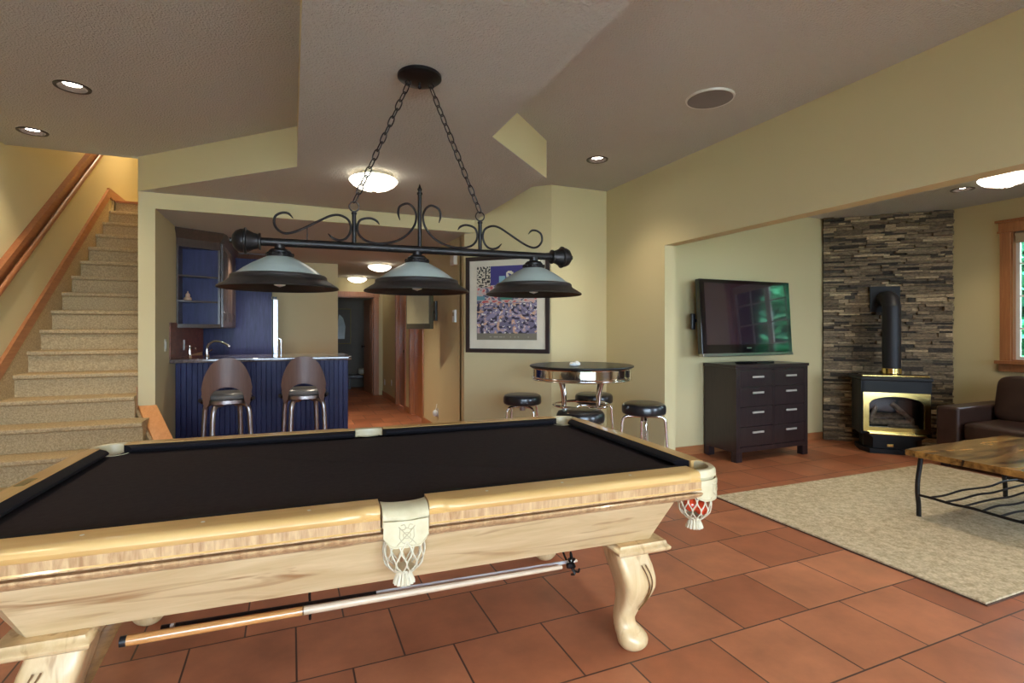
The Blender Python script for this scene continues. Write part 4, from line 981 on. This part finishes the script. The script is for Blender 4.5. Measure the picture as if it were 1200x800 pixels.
b = B(); lathe(b, [(0, 0), (0.035, 0), (0.04, 0.02), (0.03, 0.035), (0.02, 0.042), (0.024, 0.055), (0.02, 0.072), (0.008, 0.082), (0.006, 0.10), (0, 0.102)], 20); o = obj('figurine', b, 'peach', loc=(-1.02, 6.56, 1.673)); tag(o, 'small peach ceramic figurine on the middle open shelf', 'figurine')
# tall refrigerator surround and refrigerator
fs = thing('refrigerator_surround', 'tall dark panel enclosing the refrigerator, coloured with blue window light', 'cabinet panel', (0, 0, 0))
b = B(); box(b, XB1+0.002, -0.25, 8.20, 8.225, 0.0, 2.36); obj('side_panel', b, 'bluecast', fs)
b = B(); box(b, XB1+0.002, -0.26, 8.225, 8.94, 1.88, 2.36); obj('bridge_cabinet', b, 'bluecast', fs)
b = B(); loft(b, [[(XB1+0.002, 8.198-g, z), (-0.25+g, 8.198-g, z), (-0.25+g, 8.94, z), (XB1+0.002, 8.94, z)] for g, z in ((0.0, 2.355), (0.01, 2.36), (0.05, 2.41), (0.05, 2.425))]); obj('crown', b, 'cabinet', fs)
rf = thing('refrigerator', 'stainless refrigerator seen edge-on past the dark panel', 'refrigerator', (0, 0, 0))
b = B(); box(b, -1.05, -0.235, 8.235, 8.93, 0.02, 1.80, bev=0.005); obj('body', b, 'black', rf)
b = B(); box(b, -0.233, -0.165, 8.24, 8.925, 0.62, 1.80, bev=0.01); d = obj('refrigerator_door', b, 'stainless', rf)
b = B(); tube(b, [(-0.165, 8.30, 0.70), (-0.125, 8.30, 0.72), (-0.125, 8.30, 1.22), (-0.165, 8.30, 1.24)], 0.012, 10); obj('handle', b, 'stainless', d)
b = B(); box(b, -0.233, -0.165, 8.24, 8.925, 0.05, 0.60, bev=0.01); obj('freezer_drawer', b, 'stainless', rf)
b = B(); box(b, -0.24, -0.18, 8.25, 8.31, 1.802, 1.835, bev=0.003); obj('hinge_cover', b, 'black', rf)
# bar stools with bentwood backs
def bar_stool(loc, rz, label):
    t = thing('bar_stool', label, 'bar stool', loc, rz, 'bar stools with bentwood backs')    # backrest toward -y
    b = B(); lathe(b, [(0, 0.775), (0.12, 0.782), (0.18, 0.778), (0.205, 0.762), (0.21, 0.745), (0.20, 0.728), (0, 0.725)], 36); obj('seat', b, 'seatpad', t)
    b = B(); lathe(b, [(0.0, 0.725), (0.205, 0.725), (0.212, 0.72), (0.212, 0.690), (0.2, 0.682), (0, 0.682)], 36); obj('seat_ring', b, 'steel', t)
    b = B(); K, J = 28, 10; R = 0.29; top = 1.105
    inner = []; outer = []
    for u in range(K+1):
        f = -1+2*u/K; x = 0.222*f; ht = 0.66+(top-0.66)*(1-abs(f)**2.6)**0.55
        lo = 0.845-0.0*abs(f) if False else None
        arch = 0.70+0.145*math.sqrt(max(0, 1-(abs(f)/0.72)**2)) if abs(f) < 0.72 else 0.70-0.05*(abs(f)-0.72)/0.28
        if abs(f) > 0.95: ht = max(arch+0.03, ht)
        co, ci = [], []
        for j in range(J+1):
            z = arch+(ht-arch)*j/J; rake = -0.05*(z-0.70); x = 0.222*f*(1-0.20*max(0, (0.86-z)/0.2)**1.5)
            y = -math.sqrt(R*R-x*x*0.9)+0.06+rake
            co.append(b.verts.new((x, y, z))); ci.append(b.verts.new((x*0.97, y+0.014, z)))
        outer.append(co); inner.append(ci)
    for u in range(K):
        for j in range(J):
            b.faces.new((outer[u][j], outer[u+1][j], outer[u+1][j+1], outer[u][j+1])); b.faces.new((inner[u][j], inner[u][j+1], inner[u+1][j+1], inner[u+1][j]))
        b.faces.new((outer[u][0], inner[u][0], inner[u+1][0], outer[u+1][0])); b.faces.new((outer[u][J], outer[u+1][J], inner[u+1][J], inner[u][J]))
    for u in (0, K):
        for j in range(J): b.faces.new((outer[u][j], outer[u][j+1], inner[u][j+1], inner[u][j]))
    obj('backrest', b, 'stoolwood', t)
    for s in (-1, 1):
        b = B(); tube(b, [(s*0.215, -0.12, 0.725), (s*0.19, -0.06, 0.70)], 0.018, 8); obj('back_bracket', b, 'iron', t)
    for k in range(4):
        a = PI/4+0.24+k*PI/2; c, s = math.cos(a), math.sin(a)
        b = B(); tube(b, catmull([(0.08*c, 0.08*s, 0.672), (0.16*c, 0.16*s, 0.672), (0.20*c, 0.20*s, 0.64), (0.215*c, 0.215*s, 0.56), (0.23*c, 0.23*s, 0.30), (0.255*c, 0.255*s, 0.0)], 5), 0.0215, 12); obj('leg', b, 'steel', t)
    b = B(); tube(b, [(0.232*math.cos(q), 0.232*math.sin(q), 0.27) for q in [2*PI*k/36 for k in range(36)]], 0.011, 8, closed=True); obj('foot_ring', b, 'steel', t)
    return t
bar_stool((-0.543, 5.52, 0), 0.10, 'bentwood-back bar stool at the bar, left one in front of the faucet')
bar_stool((0.125, 5.62, 0), -0.04, 'bentwood-back bar stool at the bar, right one near the bar end')

# ------------------------------------------------------------------ hall television and far room
tv2 = thing('small_television', 'small flat television on a black swing arm on the hall wall', 'television', (1.475, 6.45, 1.60), math.atan2(-0.94, 0.34))
# local x = screen width axis, screen faces local -y ; width axis (0.34,-0.94)
b = B(); box(b, -0.27, 0.27, -0.022, 0.03, -0.23, 0.23, bev=0.006); obj('housing', b, 'bronzeplastic', tv2)
b = B(); box(b, -0.245, 0.245, -0.0245, -0.022, -0.165, 0.205); obj('screen', b, 'reflectscreen', tv2)
b = B(); box(b, -0.10, 0.10, 0.03, 0.05, -0.10, 0.10, bev=0.003); tube(b, [(0, 0.05, 0), (0.06, 0.14, 0.0), (-0.02, 0.22, 0)], 0.018, 8); obj('wall_arm', b, 'black', tv2)
b = B(); box(b, XH-0.03, XH-0.001, 6.74, 6.88, 1.48, 1.74, bev=0.004); tube(b, catmull([(XH-0.02, 6.81, 1.6), (1.70, 6.72, 1.6), (1.66, 6.60, 1.6), (1.575, 6.49, 1.6)], 4), 0.020, 8)
bmesh.ops.transform(b, matrix=(T(1.475, 6.45, 1.60) @ RZ(math.atan2(-0.94, 0.34))).inverted(), verts=b.verts); obj('wall_bracket', b, 'black', tv2)
# framed picture in the far room
def frame(t, w, h, fw, depth, fmat):
    b = B()
    box(b, -w/2, w/2, -depth, 0, h/2-fw, h/2, bev=0.004); box(b, -w/2, w/2, -depth, 0, -h/2, -h/2+fw, bev=0.004)
    box(b, -w/2, -w/2+fw, -depth, 0, -h/2+fw-0.002, h/2-fw+0.002, bev=0.004); box(b, w/2-fw, w/2, -depth, 0, -h/2+fw-0.002, h/2-fw+0.002, bev=0.004); return obj('frame', b, fmat, t)
fp = thing('framed_picture', 'tall gold-edged picture on the dark far room wall', 'picture', (1.12, 12.995, 1.45))
frame(fp, 0.42, 0.84, 0.022, 0.03, 'oldgold'); b = B(); box(b, -0.19, 0.19, -0.012, -0.004, -0.4, 0.4); obj('picture_mat', b, 'unlitwall', fp)
b = B(); prism(b, [(-0.10, -0.3), (0.06, -0.3), (0.08, 0.0), (0.03, 0.2), (-0.06, 0.28), (-0.11, 0.0)], -0.016, -0.012, axis='Y'); obj('picture_print', b, 'frost', fp)
bn = thing('low_bench', 'dark low bench against the far room wall', 'bench', (1.75, 12.72, 0))
b = B(); box(b, -0.55, 0.55, -0.22, 0.22, 0.24, 0.32, bev=0.01); obj('seat', b, 'espresso', bn)
for x in (-0.5, 0.5):
    for y in (-0.18, 0.18): b = B(); box(b, x-0.025, x+0.025, y-0.025, y+0.025, 0, 0.24); obj('leg', b, 'espresso', bn)
b = B(); superell(b, (0, 0, 0.075), (0.16, 0.12, 0.075), 0.5, 20, 12); o = obj('folded_towel', b, 'cream', loc=(1.62, 12.72, 0.32)); tag(o, 'pale bundle resting on the dark bench in the far room', 'towel')

# ------------------------------------------------------------------ poster on the angled wall
def poster():
    # wall runs from (1.786,5.590) to (2.508,4.868); the frame hangs facing the room
    c = (0.5*(1.786+2.508)+0.006, 0.5*(5.59+4.868)-0.006)
    t = thing('framed_poster', 'large black-framed colourful city poster with cream mat', 'poster', (c[0]-0.002, c[1]-0.002, 1.634), -PI/4)
    w, h = 0.975, 1.05; frame(t, w, h, 0.045, 0.028, 'espresso')
    b = B(); box(b, -w/2+0.04, w/2-0.04, -0.012, -0.003, -h/2+0.04, h/2-0.04); obj('mat_board', b, 'mattboard', t)
    nx, ny = 110, 124; pw, ph = 0.70, 0.80; cx_, cz_ = -0.005, 0.015
    b = B(); vs = [[b.verts.new((cx_-pw/2+pw*i/nx, -0.0135, cz_-ph/2+ph*j/ny)) for i in range(nx+1)] for j in range(ny+1)]
    cols = []; rng = random.Random(11)
    bl = {}
    def blk(i, j, s, k):
        key = (i//s, j//s, k)
        if key not in bl: bl[key] = rng.random()
        return bl[key]
    for j in range(ny):
        for i in range(nx):
            b.faces.new((vs[j][i], vs[j][i+1], vs[j+1][i+1], vs[j+1][i]))
            u, v = (i+0.5)/nx, (j+0.5)/ny; r = rng.random()
            nz = mnoise.noise(Vector((u*9, v*9, 0))); nf = mnoise.noise(Vector((u*17, v*26, 5)))
            if v < 0.085:
                c = (0.20, 0.18, 0.13)
                if 0.035 < v < 0.05 and 0.12 < u < 0.9 and blk(i, 0, 2, 'd') > 0.55: c = (0.34, 0.31, 0.24)
            elif v > 0.74 and 0.24 < u < 0.80 and not (u < 0.38 and v < 0.80 and u > 0.6):
                c = (0.055, 0.05, 0.21)
                if u > 0.50 and v < 0.93 and v > 0.80 and u < 0.62 and nf > -0.1: c = (0.6, 0.56, 0.44)
                if 0.38 < u < 0.48 and v < 0.86: c = (0.24, 0.42, 0.50)
                if 0.40 < u < 0.80 and v < 0.79: c = (0.10, 0.34, 0.34)
            elif v > 0.72 and u <= 0.24:
                c = (0.02, 0.02, 0.02) if mnoise.noise(Vector((i*0.33, j*0.42, 1))) > 0.02 else (0.62, 0.57, 0.44)
            elif v > 0.70 and u >= 0.80:
                c = (0.12, 0.10, 0.22) if mnoise.noise(Vector((i*0.3, j*0.3, 2))) > 0.0 else (0.55, 0.5, 0.42)
            elif v > 0.50:
                q = mnoise.noise(Vector((u*14, v*26, 3)))
                c = (0.52, 0.10, 0.10) if q > 0.28 else ((0.60, 0.38, 0.33) if q > 0.05 else ((0.50, 0.46, 0.44) if q > -0.15 else (0.12, 0.11, 0.17)))
                if 0.40 < u < 0.60 and 0.54 < v < 0.66: c = (0.06, 0.22, 0.16)
                if u < 0.14 and 0.54 < v < 0.6: c = (0.12, 0.3, 0.34)
            else:
                # avenues fanning toward the viewer
                t_ = (u-0.5)/(0.10+0.9*(0.52-v)); q = mnoise.noise(Vector((t_*3.5, v*7, 7)))
                c = (0.27, 0.24, 0.36) if q > 0.0 else (0.16, 0.145, 0.22)
                if nf > 0.34: c = (0.50, 0.36, 0.34)
                if abs(abs(t_)-0.33) < 0.08 and mnoise.noise(Vector((u*18, v*18, 9))) > 0.05: c = (0.62, 0.38, 0.24)
                if abs(t_) > 0.8 and mnoise.noise(Vector((u*10, v*22, 12))) > 0.3: c = (0.62, 0.38, 0.24)
                if nf < -0.22: c = (0.03, 0.025, 0.05)
                if mnoise.noise(Vector((u*26, v*36, 15))) > 0.44: c = (0.75, 0.72, 0.66)
            cols.append(c)
    o = obj('poster_print', b, 'art', t); colorize(o, cols)
    return t
poster()

# ------------------------------------------------------------------ round table and stools
rt = thing('round_bar_table', 'round black-topped bar table with a wide chrome edge band', 'table', (2.30, 3.91, 0))
b = B(); lathe(b, [(0, 1.058), (0.43, 1.058), (0.442, 1.054), (0.444, 1.046), (0.438, 1.040), (0, 1.040)], 64); obj('tabletop', b, 'black', rt)
b = B(); lathe(b, [(0.405, 1.039), (0.427, 1.039), (0.430, 1.034), (0.427, 1.028), (0.422, 1.025), (0.422, 0.965), (0.427, 0.962), (0.430, 0.956), (0.427, 0.950), (0.422, 0.947), (0.427, 0.943), (0.429, 0.939), (0.425, 0.935), (0.405, 0.935), (0.405, 1.039)], 64); obj('edge_band', b, 'chrome', rt)
b = B(); box(b, -0.3, 0.3, -0.03, 0.03, 1.02, 1.039); box(b, -0.03, 0.03, -0.3, 0.3, 1.02, 1.039); obj('top_support', b, 'steel', rt)
for k in range(4):
    a = math.radians(14.5)+k*PI/2; c, s = math.cos(a), math.sin(a)
    b = B(); tube(b, catmull([(r*c, r*s, z) for r, z in ((0.27, 1.03), (0.25, 0.95), (0.215, 0.84), (0.205, 0.72), (0.215, 0.5), (0.26, 0.2), (0.33, 0.0))], 6), 0.017, 12); obj('leg', b, 'chrome', rt)
b = B(); tube(b, [(0.236*math.cos(q), 0.236*math.sin(q), 0.715) for q in [2*PI*k/48 for k in range(48)]], 0.011, 8, closed=True); obj('foot_ring', b, 'chrome', rt)
b = B(); superell(b, (0, 0, 0.014), (0.05, 0.038, 0.018), 0.9, 24, 12, fn=lambda v: Vector((v.x+0.005*math.sin(v.y*90), v.y+0.004*math.sin(v.x*120), v.z*(1+0.35*math.sin(v.x*70)*math.cos(v.y*80))+0.002))); o = obj('seashell', b, 'white', loc=(2.14, 3.74, 1.060)); tag(o, 'small white shell-like ornament on the round black table', 'ornament')
def stool(loc, rz, label):
    t = thing('round_stool', label, 'stool', loc, rz, 'round black vinyl stools')
    b = B(); lathe(b, [(0, 0.757), (0.10, 0.757), (0.145, 0.753), (0.168, 0.743), (0.179, 0.724), (0.180, 0.685), (0.174, 0.668), (0.155, 0.657), (0, 0.655)], 44); obj('seat', b, 'vinyl', t)
    b = B(); lathe(b, [(0, 0.656), (0.09, 0.656), (0.095, 0.648), (0.03, 0.640), (0.026, 0.60), (0, 0.60)], 24); obj('seat_plate', b, 'steel', t)
    for k in range(4):
        a = k*PI/2; c, s = math.cos(a), math.sin(a)
        b = B(); tube(b, catmull([(r*c, r*s, z) for r, z in ((0.02, 0.638), (0.10, 0.640), (0.148, 0.634), (0.170, 0.610), (0.176, 0.57), (0.19, 0.35), (0.215, 0.0))], 6), 0.0115, 12); obj('leg', b, 'chrome', t)
    b = B(); tube(b, [(0.20*math.cos(q), 0.20*math.sin(q), 0.24) for q in [2*PI*k/40 for k in range(40)]], 0.009, 8, closed=True); obj('foot_ring', b, 'chrome', t)
    return t
s0 = stool((2.01, 4.50, 0), 0.2, 'round black stool below the poster, left of the round table')
dup(s0, (2.668, 4.30, 0), -0.3, 'round black stool behind the round table in the corner')
dup(s0, (2.70, 3.575, 0), -TH-0.15, 'round black stool right of the round table, nearest the opening')
dup(s0, (2.006, 3.42, 0), 0.5, 'round black stool in front of the round table, beside the pool table corner')

# ------------------------------------------------------------------ lounge
tv = thing('television', 'large flat black television mounted on the lounge wall', 'television', (4.585, 4.27, 1.50), 0)
R_ = Matrix.Rotation(math.radians(-3.5), 4, 'X')
b = B(); box(b, -0.655, 0.655, -0.02, 0.045, -0.395, 0.395, bev=0.006, mtx=R_); obj('housing', b, 'blackgloss', tv)
b = B(); box(b, -0.595, 0.595, -0.0225, -0.0202, -0.30, 0.355, mtx=R_); obj('screen', b, 'screen', tv)
b = B(); box(b, -0.655, 0.655, -0.030, 0.03, -0.425, -0.392, bev=0.006, mtx=R_); obj('speaker_strip', b, 'steel', tv)
b = B(); box(b, -0.035, 0.035, -0.0222, -0.0202, -0.345, -0.333, mtx=R_); obj('badge', b, 'steel', tv)
b = B(); box(b, -0.20, 0.20, 0.046, 0.07, -0.2, 0.2, bev=0.003, mtx=R_); box(b, -0.05, 0.05, 0.06, 0.20, -0.05, 0.05); box(b, -0.25, 0.25, 0.20, 0.229, -0.2, 0.2, bev=0.003); box(b, -0.69, -0.64, 0.07, 0.10, -0.14, 0.03, bev=0.01); box(b, -0.66, -0.2, 0.07, 0.085, -0.06, -0.03); obj('wall_mount', b, 'black', tv)
dr = thing('dresser', 'espresso eight-drawer dresser under the television', 'dresser', (4.70, 4.245, 0))
DW, DD = 0.52, 0.225
b = B(); box(b, -DW, DW, -DD+0.02, DD, 0.10, 0.965, bev=0.003); obj('carcass', b, 'espresso', dr)
b = B(); box(b, -DW-0.012, DW+0.012, -DD-0.008, DD+0.0, 0.966, 0.998, bev=0.003); obj('top', b, 'espresso', dr)
b = B()
box(b, -DW, -DW+0.05, -DD, -DD+0.02, 0.10, 0.965, bev=0.002); box(b, DW-0.05, DW, -DD, -DD+0.02, 0.10, 0.965, bev=0.002); box(b, -DW+0.05, DW-0.05, -DD, -DD+0.02, 0.10, 0.15, bev=0.002); box(b, -0.01, 0.01, -DD+0.002, -DD+0.02, 0.15, 0.955); box(b, -DW+0.05, DW-0.05, -DD, -DD+0.02, 0.945, 0.965); obj('face_frame', b, 'espresso', dr)
for x in (-1, 1):
    for y in (-1, 1): b = B(); box(b, min(x*DW, x*(DW-0.08)), max(x*DW, x*(DW-0.08)), min(y*DD, y*(DD-0.07)), max(y*DD, y*(DD-0.07)), 0, 0.10, bev=0.003); obj('leg', b, 'espresso', dr)
zs = [0.153, 0.358, 0.563, 0.766, 0.943]
for cx_ in (-1, 1):
    for k in range(4):
        x0, x1 = (0.013, DW-0.053) if cx_ > 0 else (-DW+0.053, -0.013)
        b = B(); box(b, x0, x1, -DD+0.001, -DD+0.019, zs[k]+0.003, zs[k+1]-0.003, bev=0.002); d = obj('drawer', b, 'espresso', dr)
        xm = (x0+x1)/2; zm = zs[k]+(zs[k+1]-zs[k])*(0.72 if k < 3 else 0.6)
        b = B(); box(b, xm-0.078, xm+0.078, -DD-0.028, -DD-0.016, zm-0.010, zm+0.010, bev=0.002); box(b, xm-0.055, xm-0.045, -DD-0.019, -DD+0.002, zm-0.005, zm+0.005); box(b, xm+0.045, xm+0.055, -DD-0.019, -DD+0.002, zm-0.005, zm+0.005); obj('handle', b, 'nickel', d)
b = B(); lathe(b, [(0, 0), (0.10, 0), (0.13, 0.012), (0.135, 0.018), (0.125, 0.016), (0.09, 0.008), (0, 0.007)], 36, sx=1.0, sy=0.6); o = obj('shallow_dish', b, 'black', loc=(4.47, 4.18, 0.9985)); tag(o, 'flat black oval dish on the dresser, left one', 'dish')
b = B(); box(b, -0.13, 0.13, -0.05, 0.05, 0, 0.016, bev=0.006); o = obj('media_box', b, 'black', loc=(4.74, 4.20, 0.9985)); tag(o, 'flat black rectangular box on the dresser, right of the dish', 'media box')
# stove : local frame, origin on the floor at the stone face, -y toward the room
st = thing('gas_stove', 'black freestanding stove with arched brass door and ceramic logs', 'stove', (6.47, 4.02, 0), -PI/4)
def outl(w, fw, y0, y1, yc): return [(-w, y0), (w, y0), (w, yc), (fw, y1), (-fw, y1), (-w, yc)]
YF = -0.575
b = B(); loft(b, [[(x, y, z) for x, y in outl(0.27, 0.20, -0.20, YF+0.06, -0.42)] for z in (0.05, 0.21)]); loft(b, [[(x, y, z) for x, y in outl(0.31, 0.24, -0.18, YF+0.01, -0.42)] for z in (0.0, 0.05)]); pd = obj('pedestal', b, 'castiron', st)
b = B(); box(b, -0.07, -0.01, YF+0.055, YF+0.062, 0.07, 0.10, bev=0.002); obj('badge', b, 'brass', pd)
# body with firebox opening: shell pieces
b = B()
loft(b, [[(x, y, z) for x, y in outl(0.335, 0.33, -0.17, -0.30, -0.26)] for z in (0.21, 0.80)])
for s in (-1, 1): prism(b, [(s*0.335, -0.26), (s*0.335, -0.47), (s*0.315, YF+0.02), (s*0.29, YF+0.02), (s*0.29, -0.26)], 0.21, 0.80)
box(b, -0.32, 0.32, YF+0.02, -0.26, 0.21, 0.26); box(b, -0.32, 0.32, YF+0.02, -0.26, 0.66, 0.80)
obj('body', b, 'castiron', st)
b = B(); loft(b, [[(x, y, z) for x, y in outl(0.365+g, 0.325+g, -0.15, YF-0.015-g, -0.45)] for g, z in ((-0.01, 0.80), (0.0, 0.81), (0.0, 0.83), (-0.008, 0.84))]); tp = obj('top_plate', b, 'castiron', st)
b = B(); box(b, -0.31, 0.31, YF+0.02, YF+0.10, 0.841, 0.862, bev=0.008); obj('brass_grille', b, 'brass', tp)
# door: brass frame with an arched opening
b = B(); n = 18
def arch_loop(y, hw, zb, zt, rise):
    pts = [(-hw, y, zb), (hw, y, zb)]
    for k in range(n+1):
        a = k/n; x = hw-2*hw*a; pts.append((x, y, zt-rise+rise*math.sqrt(max(0, 1-(x/hw)**2*0.999))*1.0 if rise else zt))
    return pts
o_ = arch_loop(YF, 0.305, 0.240, 0.672, 0.0); i_ = arch_loop(YF-0.004, 0.250, 0.292, 0.630, 0.085)
of = [b.verts.new((x, y-0.004, z)) for x, y, z in o_]; inn = [b.verts.new(p) for p in i_]; ob = [b.verts.new((x, y+0.02, z)) for x, y, z in o_]; ib = [b.verts.new((x, y+0.02, z)) for x, y, z in i_]
k = len(of)
for q in range(k):
    r = (q+1) % k
    b.faces.new((of[q], of[r], inn[r], inn[q])); b.faces.new((of[q], ob[q], ob[r], of[r])); b.faces.new((inn[q], inn[r], ib[r], ib[q]))
dd = obj('stove_door', b, 'brass', st)
b = B(); box(b, -0.252, 0.252, YF+0.008, YF+0.011, 0.29, 0.632); obj('door_glass', b, 'glass', dd)
b = B(); box(b, -0.26, 0.26, YF-0.055, YF-0.001, 0.215, 0.238, bev=0.006); obj('ash_lip', b, 'brass', st)
b = B(); prism(b, [(-0.26, 0.214), (0.26, 0.214), (0.22, 0.18), (-0.22, 0.18)], YF-0.03, YF+0.02, axis='Y'); obj('lower_louver', b, 'castiron', st)
for i, (p, q, r) in enumerate((((-0.22, -0.40, 0.40), (0.20, -0.42, 0.41), 0.035), ((-0.20, -0.34, 0.46), (0.12, -0.36, 0.47), 0.032), ((0.02, -0.34, 0.60), (0.17, -0.48, 0.44), 0.026), ((-0.22, -0.47, 0.40), (-0.14, -0.36, 0.56), 0.024), ((-0.05, -0.48, 0.37), (0.22, -0.49, 0.375), 0.022))):
    b = B(); P0, P1 = Vector(p)+Vector((0, 0, -0.075)), Vector(q)+Vector((0, 0, -0.075)); tube(b, [P0.lerp(P1, k/5)+Vector((0, 0, random.uniform(-.006, .006))) for k in range(6)], [r*random.uniform(.85, 1.1) for _ in range(6)], 10); obj('ceramic_log', b, 'log', st)
PX = 0.03
pp = B(); tube(pp, catmull([(PX, -0.28, 0.83), (PX, -0.28, 1.0), (PX, -0.28, 1.55), (PX, -0.27, 1.63), (PX, -0.21, 1.70), (PX, -0.13, 1.72), (PX, -0.01, 1.725)], 6), 0.090, 24)
for z in (1.36, 1.50): tube(pp, [(PX, -0.28, z), (PX, -0.28, z+0.012)], 0.0935, 24)
obj('stove_pipe', pp, 'pipe', st)
b = B(); lathe(b, [(0.092, 0.86), (0.097, 0.865), (0.097, 0.92), (0.092, 0.925)], 28, T(PX, -0.28, 0)); obj('brass_collar', b, 'brass', st)
b = B(); box(b, PX-0.15, PX+0.15, -0.018, -0.004, 1.57, 1.87, bev=0.003); obj('wall_thimble', b, 'castiron', st)
# rug, coffee table, sofa
rug = thing('area_rug', 'beige looped area rug with dark edge on the tile floor', 'rug', (0, 0, 0))
b = B(); prism(b, [(3.145, 1.46), (5.92, 1.43), (5.92, 3.215), (3.17, 3.26)], 0.001, 0.016, bev=0.003); obj('pile', b, 'rug', rug)
b = B(); prism(b, [(3.138, 1.453), (5.927, 1.423), (5.927, 3.222), (3.163, 3.267)], 0.0005, 0.007); obj('binding', b, 'rugback', rug)
ct = thing('coffee_table', 'rustic plank coffee table with wavy dark iron legs', 'coffee table', (0, 0, 0.0165))
b = B(); rng = random.Random(5)
X0, X1, Y0, Y1 = 4.135, 5.45, 1.62, 2.405
out = [(X0+(X1-X0)*k/14, Y1+rng.uniform(-.006, .006)) for k in range(15)]+[(X1+rng.uniform(-.006, .006), Y1-(Y1-Y0)*k/8) for k in range(1, 8)]+[(X1-(X1-X0)*k/14, Y0+rng.uniform(-.006, .006)) for k in range(15)]+[(X0+rng.uniform(-.006, .006), Y0+(Y1-Y0)*k/8) for k in range(1, 8)]
prism(b, out, 0.425, 0.468, bev=0.006); o = obj('tabletop', b, 'rustic', ct)
legs = [(4.175, 2.33), (5.30, 2.33), (4.175, 1.69), (5.30, 1.69)]
for x, y in legs:
    b = B(); s = -1 if x < 4.5 else 1
    tube(b, catmull([(x+0.015, y, 0.426), (x+0.002, y, 0.36), (x-0.022, y, 0.26), (x-0.026, y, 0.17), (x-0.012, y, 0.08), (x-0.010, y, 0.0)], 6), 0.0155, 10); obj('leg', b, 'iron', ct)
def wavy(p, q, amp, n, r=0.0085, sag=0, seed=0):
    p, q = Vector(p), Vector(q); pts = []; rg = random.Random(seed)
    for k in range(n+1):
        t = k/n; v = p.lerp(q, t); v.z += amp*math.sin(k*2.1+seed)*(0 if k in (0, n) else 1)-sag*4*t*(1-t); v.y += amp*0.6*math.sin(k*1.7+seed*2)*(0 if k in (0, n) else 1); pts.append(v)
    b = B(); tube(b, catmull(pts, 5), r, 8); return b
obj('shelf_rail', wavy((4.15, 2.33, 0.155), (4.15, 1.69, 0.155), 0.004, 6, 0.0095, 0.0, 1), 'iron', ct)
obj('shelf_rail', wavy((5.28, 2.33, 0.155), (5.28, 1.69, 0.155), 0.004, 6, 0.0095, 0.0, 2), 'iron', ct)
for i in range(6): obj('shelf_rod', wavy((4.15, 2.25-i*0.10, 0.157), (5.28, 2.25-i*0.10, 0.157), 0.008, 6, 0.0075, 0, i+3), 'iron', ct)
sf = thing('sofa', 'dark brown leather sofa along the lounge window wall', 'sofa', (0, 0, 0))
SX0, SX1, SY0, SY1 = 5.97, 6.96, 1.05, 3.19
b = B(); box(b, SX0+0.02, SX1, SY0+0.02, SY1-0.02, 0.06, 0.28, bev=0.02); obj('base', b, 'brown_leather', sf)
for y0, y1 in ((SY1-0.20, SY1), (SY0, SY0+0.20)): b = B(); box(b, SX0, SX1-0.02, y0, y1, 0.06, 0.60, bev=0.03, seg=4); obj('armrest', b, 'brown_leather', sf)
b = B(); box(b, SX1-0.20, SX1, SY0+0.2, SY1-0.2, 0.28, 0.80, bev=0.04, seg=4); obj('back_frame', b, 'brown_leather', sf)
for k in range(2):
    y1 = SY1-0.20-k*0.87; b = B(); superell(b, (SX0+0.385, y1-0.435, 0.37), (0.40, 0.435, 0.095), 0.28, 48, 24); obj('seat_cushion', b, 'brown_leather', sf)
    b = B(); superell(b, (0, 0, 0), (0.12, 0.43, 0.24), 0.32, 48, 24, mtx=T(SX1-0.30, y1-0.435, 0.655) @ Matrix.Rotation(math.radians(12), 4, 'Y')); obj('back_cushion', b, 'brown_leather', sf)
for x in (SX0+0.06, SX1-0.08):
    for y in (SY0+0.06, SY1-0.06): b = B(); box(b, x-0.03, x+0.03, y-0.03, y+0.03, 0, 0.062, bev=0.004); obj('foot', b, 'espresso', sf)
